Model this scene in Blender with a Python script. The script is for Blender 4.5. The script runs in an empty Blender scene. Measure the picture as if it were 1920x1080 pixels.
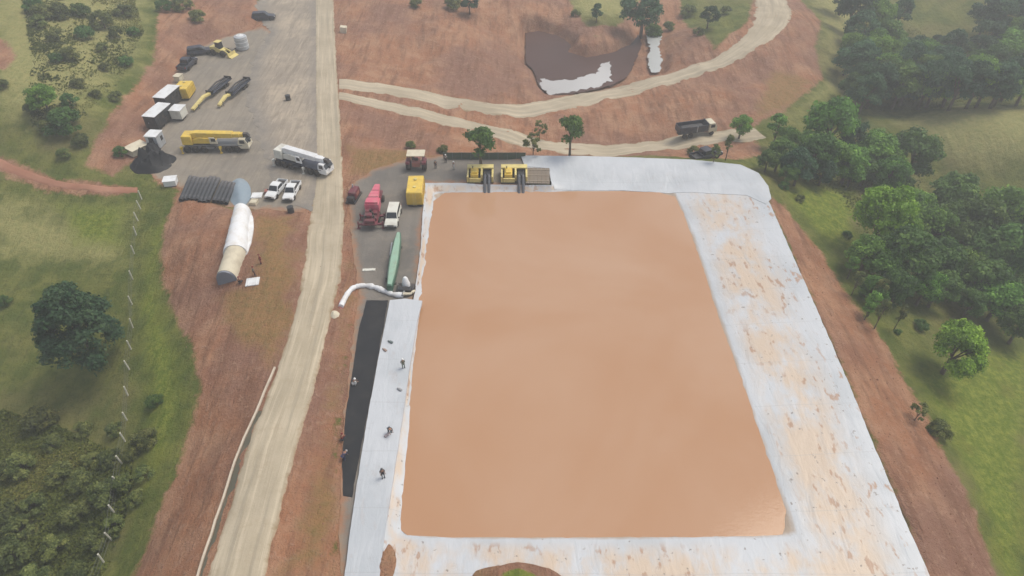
import bpy, bmesh, math, random
import numpy as np
from mathutils import Vector, Matrix
from mathutils.geometry import delaunay_2d_cdt
R = math.radians
rnd = random.Random(7)
rng = np.random.default_rng(11)
scene = bpy.context.scene
col = scene.collection

# ------------------------------------------------------------------ camera
CH, PITCH, FPX = 66.0, R(42.0), 1280.0
SP, CP = math.sin(PITCH), math.cos(PITCH)
cd = bpy.data.cameras.new('camera'); cd.sensor_width = 36; cd.lens = 36*FPX/1920
cd.clip_start = 0.5; cd.clip_end = 8000
cam = bpy.data.objects.new('camera', cd); col.objects.link(cam)
cam.location = (0, 0, CH); cam.rotation_euler = (R(90)-PITCH, 0, 0)
scene.camera = cam

def ray(u, v):
    a = (u-960)/FPX; b = (540-v)/FPX
    return np.array((a, CP+b*SP, -SP+b*CP))
def at(u, v, z=0.0):                       # survey point on a level plane
    d = ray(u, v); t = (z-CH)/d[2]
    return (d[0]*t, d[1]*t)
def scale_at(x, y, z):                     # pixels (1920 wide) per metre
    return FPX/(y*CP+(CH-z)*SP)

# ------------------------------------------------------------------ noise
def vnoise(x, y, seed=0):
    x = np.asarray(x, float); y = np.asarray(y, float)
    xi = np.floor(x).astype(np.int64); yi = np.floor(y).astype(np.int64)
    fx = x-xi; fy = y-yi
    fx = fx*fx*(3-2*fx); fy = fy*fy*(3-2*fy)
    def h(a, b):
        n = (a*374761393 + b*668265263 + seed*974711) & 0x7fffffff
        n = ((n ^ (n >> 13))*1274126177) & 0x7fffffff
        n = n ^ (n >> 16)
        return (n & 0xffff)/65535.0
    a = h(xi, yi); b = h(xi+1, yi); c = h(xi, yi+1); d = h(xi+1, yi+1)
    return (a*(1-fx)+b*fx)*(1-fy)+(c*(1-fx)+d*fx)*fy
def fbm(x, y, seed=0, o=4):
    s = 0; a = .5
    for i in range(o):
        s = s+a*(vnoise(x*2**i, y*2**i, seed+i*17)*2-1); a *= .5
    return s
def smooth(a, b, x):
    t = np.clip((x-a)/(b-a), 0, 1); return t*t*(3-2*t)

# ------------------------------------------------------------------ signed distance to polygon (positive inside)
def sdist(px, py, poly):
    P = np.asarray(poly, float); Q = np.roll(P, -1, 0)
    d2 = np.full(px.shape, 1e18); ins = np.zeros(px.shape, bool)
    for (ax, ay), (bx, by) in zip(P, Q):
        ex, ey = bx-ax, by-ay; L = ex*ex+ey*ey+1e-12
        t = np.clip(((px-ax)*ex+(py-ay)*ey)/L, 0, 1)
        d2 = np.minimum(d2, (px-ax-t*ex)**2+(py-ay-t*ey)**2)
        c = ((ay > py) != (by > py)) & (px < (bx-ax)*(py-ay)/((by-ay) if by != ay else 1e-12)+ax)
        ins ^= c
    d = np.sqrt(d2)
    return np.where(ins, d, -d)
def spoly(pts, z=0.0): return [at(u, v, z) for u, v in pts]

# ------------------------------------------------------------------ survey of heights (pixel, pixel, metres)
HP = [
 (870,330,0),(700,450,0),(690,550,0),(655,1000,0),(640,1150,0),(800,300,0),(1000,297,.1),(740,560,0),(640,300,0),(720,300,0),
 (1200,300,.2),(1390,315,.2),(1432,352,.2),(1440,375,.2),(1540,600,.2),(1640,850,.2),(1740,1080,.2),(1850,1330,.2),
 (1475,400,-1.8),(1500,430,-2.5),(1600,560,-3.6),(1690,690,-4.2),(1745,800,-4.4),(1830,950,-4.8),(1875,1080,-5),(1990,1300,-5),
 (1700,600,-6),(1800,720,-7),(1920,800,-9),(1920,1080,-8),(1550,360,-4.5),(1600,450,-6),(1480,345,-2.5),
 (1700,520,-9),(1850,450,-14),(1920,600,-13),(1500,300,-6.5),(1620,310,-10),(1720,330,-13),(1900,370,-12),(1800,400,-14),
 (1800,250,-7),(1900,250,-5),(1700,240,-9),(1800,208,-6),(1900,212,-5),(1690,225,-10),
 (1750,150,-14),(1900,140,-13),(1650,110,-12),(1800,60,-10),(1920,0,-4),(1600,0,-8),(1620,180,-11),(1540,150,-7),(1560,60,-6),
 (1470,25,-3),(1430,80,-4),(1350,120,-5.5),(1250,152,-6.5),(1100,187,-6.5),(950,207,-5.5),(800,185,-3.2),(700,163,-1),(645,155,0),
 (700,192,-1.2),(800,215,-3),(900,240,-4.3),(1000,266,-5.2),(1130,284,-5.4),(1250,272,-5.6),(1330,255,-6),(1400,262,-6),
 (1100,235,-5.2),(1300,190,-5.4),(1440,180,-5.5),(1450,240,-6),
 (1010,70,-8.5),(1050,105,-9.6),(1130,130,-9.6),(1080,155,-9.2),(1190,100,-9.6),(1225,110,-9.4),(1010,130,-8.6),(1225,60,-9.4),
 (1100,80,-6),(1150,40,-6.5),(1050,40,-5.5),
 (900,90,-3.5),(820,110,-3),(700,80,-.6),(680,140,-.8),(960,20,-3.5),(1100,5,-6),(1320,60,-4.5),(1280,100,-6),(1210,5,-8.5),(900,160,-4.6),(870,60,-2.4),(760,40,-1.2),(1380,30,-4),
 (600,0,.6),(500,0,1),(440,20,2.2),(300,0,4),(100,0,9),(0,0,11),(0,150,8),(100,200,5.5),(180,230,3),(270,60,4),(240,180,2.2),(215,260,1.4),(320,90,2.4),(390,50,2.2),
 (300,225,0),(350,110,0),(450,70,0),(450,270,0),(560,150,0),(600,270,0),(280,310,0),(420,340,0),(640,30,.2),(640,230,.1),
 (0,300,1.6),(100,340,0),(240,352,-.2),(60,250,3.4),(150,290,1.6),
 (100,450,-4),(50,600,-7),(150,750,-8.5),(0,900,-11),(150,1050,-10),(250,900,-5.6),(300,600,-3.2),(290,450,-2),(325,390,-.4),(230,600,-5),
 (355,372,.3),(345,450,.4),(430,450,1.4),(500,430,1.6),(556,445,1.5),(548,505,1.5),(573,430,.2),(573,480,.3),(569,530,.6),(545,408,.5),(450,560,.8),(380,650,-.6),(310,520,-2),(400,780,-1.2),(345,850,-3),(290,1000,-4),(250,1080,-4.5),(520,600,.9),
 (610,350,.1),(610,450,.4),(600,560,.8),(570,680,1.2),(530,800,1.5),(490,930,1.5),(450,1080,1.5),(410,1300,1.5),
 (516,690,1.2),(450,850,1.4),(390,1080,1.4),(480,770,.9),(400,930,.3),(340,1080,.2),
 (655,470,.1),(672,560,0),(645,700,0),(640,800,0),(630,900,.1),(640,1000,0),
 (-400,300,5),(-600,800,-14),(2400,300,-4),(2600,900,-12),(1200,-220,-4),(0,-220,20),(1900,-200,8),(-500,-100,14),
 (300,1600,-5),(600,1600,.6),(1500,1600,.3),(2200,1500,-6),(100,1400,-9),(960,-600,0),(-1500,-400,10),(3500,-400,6)]
hx = np.array([at(u, v, z) for u, v, z in HP]); hz_ = np.array([p[2] for p in HP], float)
def kern(d2): return np.sqrt(d2+16.0)
K = kern(((hx[:, None]-hx[None])**2).sum(2))
n = len(hx)
A = np.zeros((n+1, n+1)); A[:n, :n] = K+np.eye(n)*-.15; A[:n, n] = 1; A[n, :n] = 1
W = np.linalg.solve(A, np.append(hz_, 0))
def base_height(x, y):
    out = np.empty(x.shape)
    xf, yf = x.ravel(), y.ravel(); o = np.empty(xf.shape)
    for i in range(0, len(xf), 20000):
        d2 = (xf[i:i+20000, None]-hx[None, :, 0])**2+(yf[i:i+20000, None]-hx[None, :, 1])**2
        o[i:i+20000] = kern(d2)@W[:n]+W[n]
    return np.clip(o.reshape(x.shape), -24, 24)

WZ = -.6
# ------------------------------------------------------------------ outlines measured on the photograph
WATER = [(815,361),(900,359),(1000,358),(1120,359),(1262,360),(1280,400),(1303,460),(1345,590),(1385,700),(1432,840),(1487,1000),
         (1400,1003),(1300,1004),(1150,1006),(1000,1007),(850,1006),(748,1004),(753,930),(762,830),(772,700),(785,560),(800,450)]
LINER = [(797,343),(868,343),(900,346),(985,347),(1034,347),(1030,318),(984,314),(978,294),(1100,296),(1200,299),(1300,303),(1385,312),(1418,328),(1436,350),(1441,376),
         (1478,460),(1540,600),(1590,715),(1640,838),(1690,958),(1745,1085),(1800,1200),(1300,1185),(1060,1170),(1000,1140),(900,1140),(860,1190),(718,1190),
         (719,1005),(727,900),(740,790),(752,700),(770,600),(778,548),(788,470)]
water_w = spoly(WATER, WZ); liner_w = spoly(LINER, .3)
YARD = [(318,350),(250,318),(262,280),(285,230),(300,180),(335,120),(360,85),(420,62),(480,45),(500,-5),(640,-5),(640,330),(650,380),(660,470),(672,560),(655,640),(640,800),(634,1000),(640,1100),
        (700,1100),(730,900),(760,650),(790,500),(800,352),(1032,352),(1032,318),(978,296),(830,292),(760,284),(700,278),(645,280),(600,330),(575,400),(540,400),(470,395),(420,392),(345,360)]
yard_w = spoly(YARD, 0)

PONDS = [[(985,62),(1010,58),(1045,66),(1072,84),(1065,98),(1100,108),(1150,98),(1185,82),(1196,64),(1204,80),(1190,120),(1175,145),(1145,160),(1090,174),(1030,180),(1010,160),(1000,130),(985,118)],
         [(1215,52),(1232,48),(1242,62),(1238,90),(1242,110),(1240,136),(1222,138),(1213,115),(1218,92),(1210,75)]]
ponds_w = [spoly(q, -8.75) for q in PONDS]
def height(x, y):
    z = base_height(x, y)
    sy = sdist(x, y, yard_w)
    pad = smooth(-2.0, .8, sy)
    z = z*(1-pad*.96)
    rough = (1-pad)
    far = smooth(100, 125, y)*smooth(-40, -20, x)*smooth(75, 55, x)
    rg = 1-np.abs(fbm(x*.055+.3, y*.055, 41, 4))*2.6
    z = z+rough*(.55*fbm(x*.11, y*.11, 3, 4)+far*1.0*(rg-.55)+.16*fbm(x*.6, y*.6, 9, 3)) + .03*fbm(x*.5, y*.5, 5, 3)
    for pw in ponds_w: z = np.where((p_ := smooth(-2.5, .3, sdist(x, y, pw))) > 0, z*(1-p_)+np.minimum(z, -9.4)*p_, z)
    sl = sdist(x, y, liner_w)
    rim = smooth(-1.6, -.5, sl)
    z = z*(1-rim)-.22*rim
    z = np.where(sl > .05, -3.4, z)
    return z

# ------------------------------------------------------------------ terrain grid
def axis(lo, hi, step, far):
    c = list(np.arange(lo, hi+1e-6, step)); s = step
    a = [c[0]]
    while a[-1] > -far: s *= 1.35; a.append(a[-1]-s)
    s = step; b = [c[-1]]
    while b[-1] < far: s *= 1.35; b.append(b[-1]+s)
    return np.array(a[:0:-1]+c+b[1:])
GX = axis(-135, 140, .5, 900); GY = axis(16, 200, .5, 900)
MX, MY = np.meshgrid(GX, GY)
GZ = height(MX, MY)
def ground(x, y):
    x = np.asarray(x, float); y = np.asarray(y, float)
    i = np.clip(np.searchsorted(GX, x)-1, 0, len(GX)-2); j = np.clip(np.searchsorted(GY, y)-1, 0, len(GY)-2)
    fx = np.clip((x-GX[i])/(GX[i+1]-GX[i]), 0, 1); fy = np.clip((y-GY[j])/(GY[j+1]-GY[j]), 0, 1)
    return (GZ[j, i]*(1-fx)+GZ[j, i+1]*fx)*(1-fy)+(GZ[j+1, i]*(1-fx)+GZ[j+1, i+1]*fx)*fy
TT = np.concatenate([np.linspace(20, 420, 1600)])
def hit(u, v):                                   # where the sight line meets the ground
    d = ray(u, v); x = d[0]*TT; y = d[1]*TT; z = CH+d[2]*TT
    below = z < ground(x, y)
    k = int(np.argmax(below)) if below.any() else len(TT)-1
    t0, t1 = TT[max(k-1, 0)], TT[k]
    for _ in range(12):
        t = (t0+t1)/2
        if CH+d[2]*t < ground(d[0]*t, d[1]*t): t1 = t
        else: t0 = t
    return (float(d[0]*t1), float(d[1]*t1))
def gpoly(pts): return [hit(u, v) for u, v in pts]

# ------------------------------------------------------------------ materials
def newmat(name):
    m = bpy.data.materials.new(name); m.use_nodes = True
    nt = m.node_tree; nt.nodes.clear()
    out = nt.nodes.new('ShaderNodeOutputMaterial'); b = nt.nodes.new('ShaderNodeBsdfPrincipled')
    nt.links.new(b.outputs[0], out.inputs[0])
    return m, nt, b
class NT:
    def __init__(s, nt): s.nt = nt; s.co = None
    def new(s, t): return s.nt.nodes.new(t)
    def link(s, a, b): s.nt.links.new(a, b)
    def coord(s, kind='Object'):
        n = s.new('ShaderNodeTexCoord'); return n.outputs[kind]
    def geo(s): return s.new('ShaderNodeNewGeometry').outputs['Position']
    def mapping(s, v, sc=(1,1,1), rot=(0,0,0)):
        n = s.new('ShaderNodeMapping'); n.inputs['Scale'].default_value = sc; n.inputs['Rotation'].default_value = rot
        s.link(v, n.inputs[0]); return n.outputs[0]
    def noise(s, v, scale, detail=5, rough=.6, dist=0):
        n = s.new('ShaderNodeTexNoise'); n.inputs['Scale'].default_value = scale; n.inputs['Detail'].default_value = detail
        n.inputs['Roughness'].default_value = rough; n.inputs['Distortion'].default_value = dist
        s.link(v, n.inputs['Vector']); return n.outputs[0]
    def ramp(s, f, a, b):                        # smoothstep a..b
        n = s.new('ShaderNodeMapRange'); n.interpolation_type = 'SMOOTHSTEP'
        n.inputs[1].default_value = a; n.inputs[2].default_value = b
        s.link(f, n.inputs[0]); return n.outputs[0]
    def mix(s, f, a, b, blend='MIX'):
        n = s.new('ShaderNodeMix'); n.data_type = 'RGBA'; n.blend_type = blend
        if isinstance(f, (int, float)): n.inputs[0].default_value = f
        else: s.link(f, n.inputs[0])
        for val, i in ((a, 6), (b, 7)):
            if isinstance(val, tuple): n.inputs[i].default_value = (*val, 1)
            else: s.link(val, n.inputs[i])
        return n.outputs[2]
    def math(s, op, a, b=0.0, c=None):
        n = s.new('ShaderNodeMath'); n.operation = op
        for i, val in enumerate((a, b, c)):
            if val is None: continue
            if isinstance(val, (int, float)): n.inputs[i].default_value = val
            else: s.link(val, n.inputs[i])
        return n.outputs[0]
    def attr(s, name):
        n = s.new('ShaderNodeAttribute'); n.attribute_name = name; return n.outputs['Fac']
    def bump(s, bsdf, h, strength, dist):
        n = s.new('ShaderNodeBump'); n.inputs['Strength'].default_value = strength; n.inputs['Distance'].default_value = dist
        s.link(h, n.inputs['Height']); s.link(n.outputs[0], bsdf.inputs['Normal'])

MATS = {}
def paint(name, c, rough=.45, metal=0., dirt=.25, scale=1.2, spec=.5, c2=None):
    if name in MATS: return MATS[name]
    m, nt, b = newmat(name); k = NT(nt)
    co = k.coord('Object')
    f = k.noise(co, scale, 6, .65); g = k.noise(co, scale*7, 3, .6)
    d = c2 or tuple(x*.55+.45*y for x, y in zip(c, (.22, .16, .11)))
    msk = k.math('MULTIPLY', k.ramp(f, .42, .72), dirt*2.4)
    cc = k.mix(msk, c, d)
    lo = tuple(x*.82 for x in c)
    cc = k.mix(k.math('MULTIPLY', k.ramp(g, .5, .75), dirt), cc, lo)
    k.link(cc, b.inputs['Base Color'])
    b.inputs['Metallic'].default_value = metal; b.inputs['Specular IOR Level'].default_value = spec
    k.link(k.math('ADD', k.math('MULTIPLY', f, .25), rough-.12), b.inputs['Roughness'])
    MATS[name] = m; return m

SOIL_A, SOIL_B, SOIL_C = (.385, .178, .095), (.475, .270, .165), (.215, .108, .066)
def ground_mat():
    m, nt, b = newmat('ground'); k = NT(nt); p = k.geo()
    n1 = k.noise(p, .045, 5, .6); n2 = k.noise(p, .22, 6, .65); n3 = k.noise(p, 1.1, 6, .7); n4 = k.noise(p, 4.5, 4, .7)
    # grass
    g = k.mix(k.ramp(n2, .36, .66), (.098, .130, .024), (.200, .205, .050))
    g = k.mix(k.ramp(n1, .45, .68), g, (.225, .195, .075))
    g = k.mix(k.math('MULTIPLY', k.ramp(n3, .48, .70), .62), g, (.080, .090, .020))
    g = k.mix(k.math('MULTIPLY', k.ramp(n4, .52, .74), .5), g, (.20, .20, .06))
    dry = k.attr('dry')
    gd = k.mix(k.ramp(n3, .35, .7), (.36, .325, .125), (.255, .262, .092))
    g = k.mix(k.ramp(k.math('ADD', dry, k.math('MULTIPLY', k.math('SUBTRACT', n2, .5), 1.5)), 0., .9), g, gd)
    lush = k.attr('lush')
    gl = k.mix(k.ramp(n3, .38, .66), (.135, .190, .022), (.270, .295, .050))
    gl = k.mix(k.math('MULTIPLY', k.ramp(n2, .5, .7), .7), gl, (.165, .175, .03))
    g = k.mix(k.ramp(k.math('ADD', lush, k.math('MULTIPLY', k.math('SUBTRACT', n2, .5), 1.5)), 0., .9), g, gl)
    bare = k.ramp(k.math('ADD', n1, k.math('MULTIPLY', n3, .5)), .93, 1.02)
    g = k.mix(k.math('MULTIPLY', bare, .55), g, (.27, .14, .09))
    # soil: streaks run down the cut slopes
    st = k.noise(k.mapping(p, (.9, .12, .4)), .7, 5, .65)
    s = k.mix(k.ramp(n2, .35, .68), SOIL_A, SOIL_B)
    s = k.mix(k.math('MULTIPLY', k.ramp(n1, .42, .62), .75), s, (.255, .140, .105))
    s = k.mix(k.math('MULTIPLY', k.ramp(st, .45, .68), .75), s, SOIL_C)
    s = k.mix(k.math('MULTIPLY', k.ramp(n3, .52, .68), .65), s, (.44, .27, .185))
    s = k.mix(k.math('MULTIPLY', k.ramp(n4, .52, .70), .6), s, SOIL_C)
    ochre = k.attr('ochre')
    so = k.mix(k.ramp(n3, .35, .7), (.34, .190, .085), (.24, .165, .065))
    s = k.mix(k.ramp(k.math('ADD', ochre, k.math('MULTIPLY', k.math('SUBTRACT', n2, .5), 2.0)), -.1, .7), s, so)
    # grass / soil border
    e = k.math('ADD', k.attr('soil'), k.math('ADD', k.math('MULTIPLY', k.math('SUBTRACT', n2, .5), 1.1), k.math('MULTIPLY', k.math('SUBTRACT', n3, .5), .9)))
    c = k.mix(k.ramp(e, -.16, .2), g, s)
    k.link(c, b.inputs['Base Color']); b.inputs['Roughness'].default_value = .95; b.inputs['Specular IOR Level'].default_value = .15
    h = k.math('ADD', k.math('MULTIPLY', n3, .7), k.math('MULTIPLY', n4, .35))
    h = k.math('ADD', h, k.math('MULTIPLY', st, .8))
    k.bump(b, h, 1., .8)
    return m

def gravel_mat(name, c1, c2, c3, tracks=0., sc=1., tdir=(1., .08, 1.), trot=0., rim=((.31, .165, .10), (.32, .21, .13)), rw=1.3):
    m, nt, b = newmat(name); k = NT(nt); p = k.geo()
    n1 = k.noise(p, .09*sc, 5, .65); n2 = k.noise(p, .5*sc, 6, .7); n3 = k.noise(p, 3.5, 5, .75)
    c = k.mix(k.ramp(n1, .38, .64), c1, c2)
    c = k.mix(k.math('MULTIPLY', k.ramp(n2, .48, .72), .65), c, c3)
    if tracks:
        t = k.noise(k.mapping(p, tdir, (0, 0, trot)), 1.1, 4, .6, .4)
        c = k.mix(k.math('MULTIPLY', k.ramp(t, .44, .68), tracks), c, tuple(x*.66 for x in c1))
        t2 = k.noise(k.mapping(p, tdir, (0, 0, trot+.25)), 1.9, 4, .6, .3)
        c = k.mix(k.math('MULTIPLY', k.ramp(t2, .52, .72), tracks*.8), c, tuple(min(1, x*1.25) for x in c2))
    c = k.mix(k.math('MULTIPLY', k.ramp(n3, .55, .8), .35), c, tuple(x*.7 for x in c1))
    ed = k.attr('edge')                          # metres from the border: loose earth creeps over it
    e = k.math('ADD', ed, k.math('MULTIPLY', k.math('SUBTRACT', n2, .5), 3.2))
    c = k.mix(k.ramp(e, rw, -.2), c, k.mix(k.ramp(n2, .4, .65), *rim))
    k.link(c, b.inputs['Base Color']); b.inputs['Roughness'].default_value = .95; b.inputs['Specular IOR Level'].default_value = .15
    k.bump(b, k.math('ADD', n3, n2), .5, .12)
    return m
def road_mat():
    m, nt, b = newmat('road_gravel'); k = NT(nt); p = k.geo()
    n1 = k.noise(p, .12, 5, .65); n2 = k.noise(p, .6, 6, .7); n3 = k.noise(p, 3.5, 5, .75)
    ac = k.attr('across'); al = k.attr('along')   # wheel ruts follow the road
    cb = k.new('ShaderNodeCombineXYZ'); k.link(k.math('MULTIPLY', ac, 3.2), cb.inputs[0]); k.link(k.math('MULTIPLY', al, .035), cb.inputs[1])
    ru = k.noise(cb.outputs[0], 1.15, 4, .6, .25); ru2 = k.noise(cb.outputs[0], 2.7, 3, .6, .3)
    c = k.mix(k.ramp(n1, .36, .66), (.45, .385, .285), (.375, .318, .230))
    c = k.mix(k.math('MULTIPLY', k.ramp(ru, .50, .66), .65), c, (.56, .48, .355))
    c = k.mix(k.math('MULTIPLY', k.ramp(ru, .47, .34), .55), c, (.285, .25, .19))
    c = k.mix(k.math('MULTIPLY', k.ramp(ru2, .54, .68), .45), c, (.30, .25, .175))
    c = k.mix(k.math('MULTIPLY', k.ramp(n2, .5, .74), .5), c, (.35, .28, .19))
    c = k.mix(k.math('MULTIPLY', k.ramp(n3, .56, .8), .35), c, (.60, .52, .40))
    e = k.math('ADD', k.math('ABSOLUTE', ac), k.math('MULTIPLY', k.math('SUBTRACT', n2, .5), .5))
    c = k.mix(k.ramp(e, .78, 1.05), c, k.mix(k.ramp(n2, .4, .65), (.27, .155, .09), (.24, .17, .09)))
    k.link(c, b.inputs['Base Color']); b.inputs['Roughness'].default_value = .95; b.inputs['Specular IOR Level'].default_value = .15
    k.bump(b, k.math('ADD', n3, k.math('MULTIPLY', ru, .5)), .5, .1)
    return m
def liner_mat(name, stain):
    m, nt, b = newmat(name); k = NT(nt); p = k.geo()
    t = k.attr('slope'); n1 = k.noise(p, .10, 5, .6); n2 = k.noise(k.mapping(p, (1, .45, 1), (0, 0, .32)), .45, 6, .65); n3 = k.noise(k.mapping(p, (1.6, .7, 1), (0, 0, .35)), .75, 3, .55); n4 = k.noise(p, 3., 4, .7)
    c = k.mix(k.ramp(n1, .4, .62), (.50, .52, .545), (.43, .455, .48))
    # silt film
    band = k.math('MULTIPLY', k.ramp(t, .02, .3), k.ramp(t, .92, .55))
    film = k.math('MULTIPLY', k.ramp(k.math('ADD', n2, k.math('MULTIPLY', k.math('SUBTRACT', n1, .5), 1.1)), .26, .66), k.math('MULTIPLY', band, stain*.95))
    c = k.mix(k.math('MULTIPLY', film, .9), c, (.555, .425, .305))
    sp = k.math('MULTIPLY', k.ramp(n3, .57, .66), k.math('MULTIPLY', k.ramp(n1, .42, .55), stain))
    sp = k.math('MULTIPLY', sp, k.ramp(t, .05, .2))
    c = k.mix(k.math('MULTIPLY', sp, .85), c, (.36, .215, .135))
    n5 = k.noise(p, 1.7, 3, .5)
    c = k.mix(k.math('MULTIPLY', k.math('MULTIPLY', k.ramp(n5, .67, .73), stain), .8), c, (.17, .14, .12))
    # welded panel seams every 7 m
    sep = k.new('ShaderNodeSeparateXYZ'); k.link(p, sep.inputs[0])
    fr = k.math('FRACT', k.math('DIVIDE', k.math('ADD', sep.outputs[1], k.math('MULTIPLY', n1, .6)), 7.0))
    seam = k.ramp(k.math('ABSOLUTE', k.math('SUBTRACT', fr, .5)), .012, .004)
    c = k.mix(k.math('MULTIPLY', seam, .3), c, (.34, .34, .34))
    # wet silt line beside the water
    c = k.mix(k.math('MULTIPLY', k.ramp(k.math('ADD', t, k.math('MULTIPLY', k.math('SUBTRACT', n2, .5), .06)), .05, .0), .9), c, (.36, .27, .19))
    k.link(c, b.inputs['Base Color']); b.inputs['Roughness'].default_value = .42
    w = k.noise(k.mapping(p, (1., .3, 1.), (0, 0, .3)), .8, 4, .55, .6)
    k.bump(b, k.math('ADD', w, k.math('MULTIPLY', n4, .12)), .35, .3)
    return m
def water_mat(name, c1, c2, rough=.06):
    m, nt, b = newmat(name); k = NT(nt); p = k.geo()
    n1 = k.noise(p, .035, 4, .55, .5); n2 = k.noise(p, .012, 2, .5); n3 = k.noise(k.mapping(p, (1, 2.2, 1)), 1.6, 4, .6)
    f = k.math('ADD', k.math('MULTIPLY', n1, .5), k.math('MULTIPLY', n2, .5))
    k.link(k.mix(k.ramp(f, .38, .62), c1, c2), b.inputs['Base Color'])
    b.inputs['Roughness'].default_value = rough; b.inputs['IOR'].default_value = 1.33
    k.bump(b, n3, .12, .05)
    return m

# ------------------------------------------------------------------ object helpers
def tag(o, label=None, cat=None, group=None, kind=None):
    if label: o['label'] = label
    if cat: o['category'] = cat
    if group: o['group'] = group
    if kind: o['kind'] = kind
    return o
def link(o, parent=None):
    col.objects.link(o)
    if parent: o.parent = parent
    return o
def copy_tree(o, parent=None):
    c = o.copy(); col.objects.link(c)
    if parent is not None: c.parent = parent
    for ch in list(o.children): copy_tree(ch, c)
    return c
def empty(name, loc=(0, 0, 0), rz=0., label=None, cat=None, group=None):
    o = bpy.data.objects.new(name, None); o.empty_display_size = .5
    o.location = loc; o.rotation_euler = (0, 0, rz); col.objects.link(o)
    return tag(o, label, cat, group)
def mesh_obj(name, verts, faces, mats, parent=None, smooth_ang=None, midx=None):
    me = bpy.data.meshes.new(name); me.from_pydata([tuple(v) for v in verts], [], [tuple(f) for f in faces]); 
    for mm in (mats if isinstance(mats, (list, tuple)) else [mats]): me.materials.append(mm)
    if midx: me.polygons.foreach_set('material_index', midx)
    if smooth_ang is not None:
        me.shade_smooth(); me.set_sharp_from_angle(angle=R(smooth_ang))
    me.update()
    return link(bpy.data.objects.new(name, me), parent)
def add_attr(o, name, vals):
    a = o.data.attributes.new(name, 'FLOAT', 'POINT'); a.data.foreach_set('value', np.asarray(vals, np.float32))

class MB:
    def __init__(s): s.v = []; s.f = []
    def add(s, vs, fs):
        o = len(s.v); s.v += [tuple(p) for p in vs]; s.f += [tuple(i+o for i in f) for f in fs]; return s
    def box(s, c, d, rz=0., top=(1., 1.), ry=0., shift=(0., 0.)):
        x, y, z = (k/2 for k in d); vs = []
        M = Matrix.Rotation(rz, 3, 'Z') @ Matrix.Rotation(ry, 3, 'Y')
        for sz in (-1, 1):
            for sx, sy in ((-1, -1), (1, -1), (1, 1), (-1, 1)):
                tx, ty = top if sz > 0 else (1, 1)
                p = M @ Vector((sx*x*tx+(shift[0] if sz > 0 else 0), sy*y*ty+(shift[1] if sz > 0 else 0), sz*z))
                vs.append((p.x+c[0], p.y+c[1], p.z+c[2]))
        return s.add(vs, [(3, 2, 1, 0), (4, 5, 6, 7), (0, 1, 5, 4), (1, 2, 6, 5), (2, 3, 7, 6), (3, 0, 4, 7)])
    def prism(s, prof, y0, y1, ytop=None, zref=None):          # outline in x-z, extruded over y; ytop narrows it with height
        zs = [p[1] for p in prof]; z0, z1 = (min(zs), max(zs)) if zref is None else zref; n = len(prof); vs = []
        for yy in (y0, y1):
            for x, z in prof:
                w = 1 if ytop is None else 1+(ytop-1)*(z-z0)/max(z1-z0, 1e-6)
                vs.append((x, (y0+y1)/2+(yy-(y0+y1)/2)*w, z))
        fs = [tuple(range(n)), tuple(range(2*n-1, n-1, -1))]
        for i in range(n):
            j = (i+1) % n; fs.append((j, i, i+n, j+n))
        return s.add(vs, fs)
    def cyl(s, a, b, r0, r1=None, n=14, caps=True):
        r1 = r0 if r1 is None else r1; a = Vector(a); b = Vector(b); d = (b-a).normalized()
        u = d.orthogonal().normalized(); w = d.cross(u); vs = []
        for p, r in ((a, r0), (b, r1)):
            for i in range(n):
                t = 2*math.pi*i/n; q = p+(u*math.cos(t)+w*math.sin(t))*r; vs.append(q)
        fs = [(i, (i+1) % n, n+(i+1) % n, n+i) for i in range(n)]
        if caps: fs += [tuple(range(n-1, -1, -1)), tuple(range(n, 2*n))]
        return s.add(vs, fs)
    def tube(s, pts, r, n=8, caps=True):
        pts = [Vector(p) for p in pts]; m = len(pts); vs = []; rr = r if isinstance(r, (list, tuple)) else [r]*m
        u = None
        for i, p in enumerate(pts):
            d = (pts[min(i+1, m-1)]-pts[max(i-1, 0)]).normalized()
            if u is None: u = d.orthogonal().normalized()
            u = (u-d*u.dot(d)).normalized(); w = d.cross(u)
            for k in range(n):
                t = 2*math.pi*k/n; vs.append(p+(u*math.cos(t)+w*math.sin(t))*rr[i])
        fs = []
        for i in range(m-1):
            for k in range(n): fs.append((i*n+k, i*n+(k+1) % n, (i+1)*n+(k+1) % n, (i+1)*n+k))
        if caps: fs += [tuple(range(n-1, -1, -1)), tuple(range((m-1)*n, m*n))]
        return s.add(vs, fs)
    def lathe(s, prof, n=20, c=(0, 0, 0)):
        vs = []; m = len(prof)
        for r, z in prof:
            for k in range(n):
                t = 2*math.pi*k/n; vs.append((c[0]+r*math.cos(t), c[1]+r*math.sin(t), c[2]+z))
        fs = []
        for i in range(m-1):
            for k in range(n): fs.append((i*n+k, i*n+(k+1) % n, (i+1)*n+(k+1) % n, (i+1)*n+k))
        fs += [tuple(range(n-1, -1, -1)), tuple(range((m-1)*n, m*n))]
        return s.add(vs, fs)
    def build(s, name, mat, parent=None, bevel=0., seg=2, ang=35):
        o = mesh_obj(name, s.v, s.f, mat, parent, ang)
        if bevel:
            b = o.modifiers.new('bevel', 'BEVEL'); b.width = bevel; b.segments = seg; b.limit_method = 'ANGLE'; b.angle_limit = R(35)
        return o

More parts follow.
